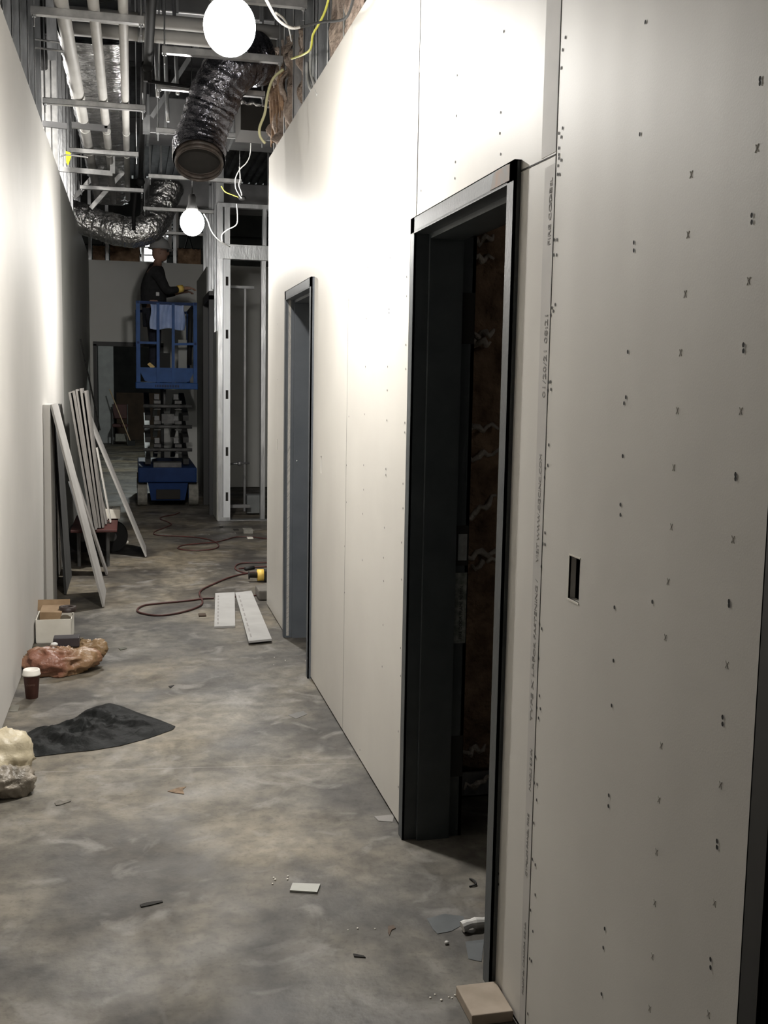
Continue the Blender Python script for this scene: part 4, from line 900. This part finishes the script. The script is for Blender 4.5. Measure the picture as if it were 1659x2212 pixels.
strip([(537, 1394), (587, 1389), (543, 1280), (508, 1284)], .002, 'longer right one of two drywall strips lying by the corner', .012)
# cords
def cord(pts, label, r=.0055, m=CORD): return tag(MB().tube(smooth_path([fl(x, y, r + .001) for x, y in pts], 5), r, 8).build('extension_cord', m, None, True), label, 'cord')
cord([(640, 1228), (600, 1236), (545, 1237), (500, 1246), (460, 1262), (436, 1274), (431, 1284), (437, 1297), (434, 1307), (412, 1317), (375, 1326), (335, 1329), (302, 1323), (297, 1316), (310, 1308), (335, 1304), (400, 1298), (440, 1293), (462, 1292)], 'brown extension cord looping over the floor left of the drywall strips', .007)
cord([(620, 1214), (575, 1215), (530, 1216), (512, 1220), (508, 1228), (520, 1235), (550, 1241), (600, 1246)], 'coiled cord end with a black plug by the far corner', .006)
tag(MB().cyl(fl(530, 1229, .015), fl(548, 1226, .015), .016).build('cord_plug', RUB, None, True), 'black plug lying on the coiled cord by the far corner', 'plug')
cord([(620, 1222), (575, 1224), (540, 1226), (516, 1228)], 'straight dark cord running into the black plug by the corner', .006)
cord([(640, 1163), (575, 1163), (545, 1160), (510, 1160), (490, 1165), (466, 1171), (430, 1174), (395, 1178), (384, 1184), (400, 1188), (430, 1189), (460, 1186), (472, 1180), (466, 1171), (440, 1163), (400, 1159), (350, 1157), (333, 1154), (335, 1148), (355, 1140), (370, 1133), (362, 1127), (346, 1121), (352, 1116), (375, 1112), (388, 1107)], 'thin red-brown cord winding across the floor towards the lift', .006)
cord([(465, 1291), (500, 1289), (540, 1288), (552, 1286), (562, 1285)], 'short cord between the drywall strips and the grey outlet box', .006)
P = fl(570, 1297); tag(MB().box((P.x - .04, P.y, 0), (P.x + .06, P.y + .22, .075), bev=.012).build('outlet_box', noisy('dirty_grey', (.10, .09, .08), (.15, .14, .12), 12, .7)), 'dark grey outlet box on the floor against the right wall corner', 'outlet box')
P = fl(548, 1262); t = thing('yellow_drill', 'yellow and black power drill on the floor half hidden by the corner', 'drill', (P.x, P.y, 0))
MB().tube([(P.x - .03, P.y + .1, .055), (P.x - .025, P.y + .1, .055), (P.x - .02, P.y + .1, .055), (P.x + .04, P.y + .1, .055)], .026, 18, radf=lambda i, k, p: (1.3, 1.3, .8, .9)[i]).build('chuck', RUB, t, True)
MB().cyl((P.x + .04, P.y + .1, .055), (P.x + .09, P.y + .1, .055), .048, n=20).build('gear_housing', YEL, t, True)
MB().box((P.x + .09, P.y + .06, .01), (P.x + .24, P.y + .14, .10), bev=.012).build('motor_body', RUB, t)
# foreground bits
P = [fl(*q) for q in ((1000, 2206), (1111, 2200), (1078, 2133), (992, 2139))]
b = MB(); b.hexa([Vector((p.x, p.y, 0)) for p in P] + [Vector((p.x + noise.noise(p * 9) * .004, p.y, .024)) for p in P])
b = MB(); b.box((.815, 2.405, 0), (.925, 2.545, .030), bev=.003)
tag(b.build('board_block', noisy('tan_board', (.26, .215, .165), (.36, .30, .24), 9, .85)), 'small tan board block on the floor at the foot of the right wall', 'block')
def flat(pts, th, m, label, cat, name, z=.0005): return tag(MB().poly([fl(*p) + Vector((0, 0, z)) for p in pts], th).build(name, m), label, cat)
PLG = noisy('grey_film', (.06, .066, .068), (.09, .097, .1), 9, .5)
flat([(632, 1911), (692, 1913), (685, 1931), (626, 1927)], .006, noisy('grey_chip', (.36, .36, .33), (.42, .42, .39), 9, .7), 'small rectangular grey-white chip on the foreground concrete', 'chip', 'board_chip')
flat([(922, 1985), (960, 1975), (1000, 1980), (1006, 1995), (975, 2012), (945, 2018), (935, 2008)], .001, PLG, 'larger grey film scrap on the floor left of the near door jamb', 'film scrap', 'film_scrap')
flat([(1005, 2035), (1046, 2030), (1040, 2078), (1012, 2072)], .001, PLG, 'smaller grey film scrap at the foot of the near door jamb', 'film scrap', 'film_scrap')
P = fl(1012, 2012); b = MB(); b.tube(smooth_path([(P.x - .02, P.y, .016), (P.x + .01, P.y + .004, .022), (P.x + .06, P.y + .01, .018), (P.x + .11, P.y + .02, .014)], 4), .016, 12, radf=lambda i, k, p: 1 + .45 * noise.noise(p * 60))
tag(b.build('paper_wad', noisy('white_wad', (.45, .44, .42), (.6, .59, .56), 20, .7)), 'crumpled white paper wad beside the near door jamb', 'paper')
tag(MB().ball(fl(965, 2036, .005), .0065, (1, 1, .8)).build('white_pebble', noisy('pebble', (.45, .44, .42), (.55, .54, .5), 50, .8)), 'tiny white pebble on the floor left of the paper wad', 'pebble')
flat([(302, 1956), (318, 1951), (350, 1947), (352, 1950), (325, 1957), (305, 1961)], .003, GAP, 'thin black splinter on the concrete in the left foreground', 'splinter', 'splinter')
flat([(763, 2062), (785, 2066), (790, 2070), (765, 2068)], .003, GAP, 'short black splinter on the concrete in the centre foreground', 'splinter', 'splinter')
flat([(838, 2002), (850, 2000), (855, 2006), (846, 2010), (841, 2022), (838, 2015)], .002, noisy('rusty_bit', (.07, .045, .03), (.1, .07, .05), 30, .8), 'small hooked brown scrap in the foreground left of the film scraps', 'scrap', 'floor_scrap')
flat([(256, 1401), (272, 1399), (274, 1402), (260, 1405)], .004, noisy('grey_scrap', (.09, .09, .07), (.12, .12, .1), 30, .8), 'small grey scrap on the floor right of the plastic bag', 'scrap', 'floor_scrap')
flat([(364, 1483), (376, 1481), (368, 1487)], .003, GAP, 'tiny dark scrap on the floor beyond the black plastic sheet', 'scrap', 'floor_scrap')
flat([(25, 1522), (43, 1523), (38, 1538), (20, 1537)], .001, noisy('dark_patch', (.15, .145, .12), (.18, .17, .145), 30, .8), 'small dark grey square stuck on the floor below the coffee cup', 'floor patch', 'floor_patch')
flat([(362, 1710), (385, 1702), (402, 1700), (395, 1706), (398, 1716), (380, 1714)], .0015, noisy('brown_smear', (.12, .08, .05), (.2, .14, .09), 60, .9), 'flat brown dirt crumb in the middle of the floor', 'crumb', 'dirt_crumb')
flat([(118, 1735), (128, 1729), (138, 1733), (154, 1728), (153, 1732), (130, 1740), (121, 1741)], .003, noisy('grey_crumb', (.1, .09, .08), (.14, .13, .11), 60, .9), 'small twisted grey scrap right of the beige bag', 'scrap', 'floor_scrap')
flat([(808, 1764), (852, 1760), (848, 1776), (818, 1774)], .0012, noisy('pale_film', (.15, .145, .135), (.18, .17, .16), 9, .6), 'pale paper scrap on the floor at the foot of the far door jamb', 'paper scrap', 'paper_scrap')
flat([(622, 1545), (655, 1536), (664, 1543), (640, 1553)], .001, noisy('grey_film2', (.09, .088, .08), (.11, .105, .1), 9, .6), 'faint grey film scrap on the floor in mid corridor', 'film scrap', 'film_scrap')
flat([(270, 1168), (278, 1169), (277, 1174), (268, 1173)], .003, PAPER, 'tiny white scrap on the floor beside the red dolly', 'scrap', 'floor_scrap')
tag(MB().tube(smooth_path([fl(1015, 1898, .003), fl(1024, 1902, .01), (fl(1028, 1910, .006)), fl(1014, 1915, .003)]), .003, 6).build('wire_offcut', RUB, None, True), 'curled dark wire offcut on the floor inside the near doorway', 'wire')
for i, (x, y, lab) in enumerate(((535, 1151, 'grey'), (540, 1163, 'white'), (478, 1139, 'dark'), (510, 1145, 'thin dark'), (437, 1330, 'bent dark'))):
    p = fl(x, y, .0); m_ = (TYRE, PAPER, GAP, GAP, BROWN)[i]; s_ = (.05, .03, .02, .03, .025)[i]
    tag(MB().box((p.x - s_, p.y - s_ * 1.5, 0), (p.x + s_, p.y + s_ * 1.5, (.045, .012, .01, .008, .01)[i]), bev=.003).build('debris_chip', m_), lab + ' debris chip on the floor ' + ('above the far cord' if i < 4 else 'below the cord loop'), 'debris')
for i in range(26):       # plaster crumbs
    x, y = random.choice(((500, 1150, 60, 14), (600, 1900, 40, 8), (790, 2010, 30, 8), (640, 1430, 60, 20), (930, 2160, 40, 20)))[:2], 0
    cx_, cy_ = x; p = fl(cx_ + random.uniform(-55, 55), cy_ + random.uniform(-12, 12)); s_ = random.uniform(.002, .0042)
    tag(MB().ball((p.x, p.y, s_ * .6), s_, (1, 1.3, .7), None, 8, 6).build('plaster_crumb', PAPER), 'tiny white plaster crumb scattered on the concrete floor', 'crumb', 'plaster crumbs on the floor')
for o in list(bpy.data.objects):
    if 'org' in o: del o['org']
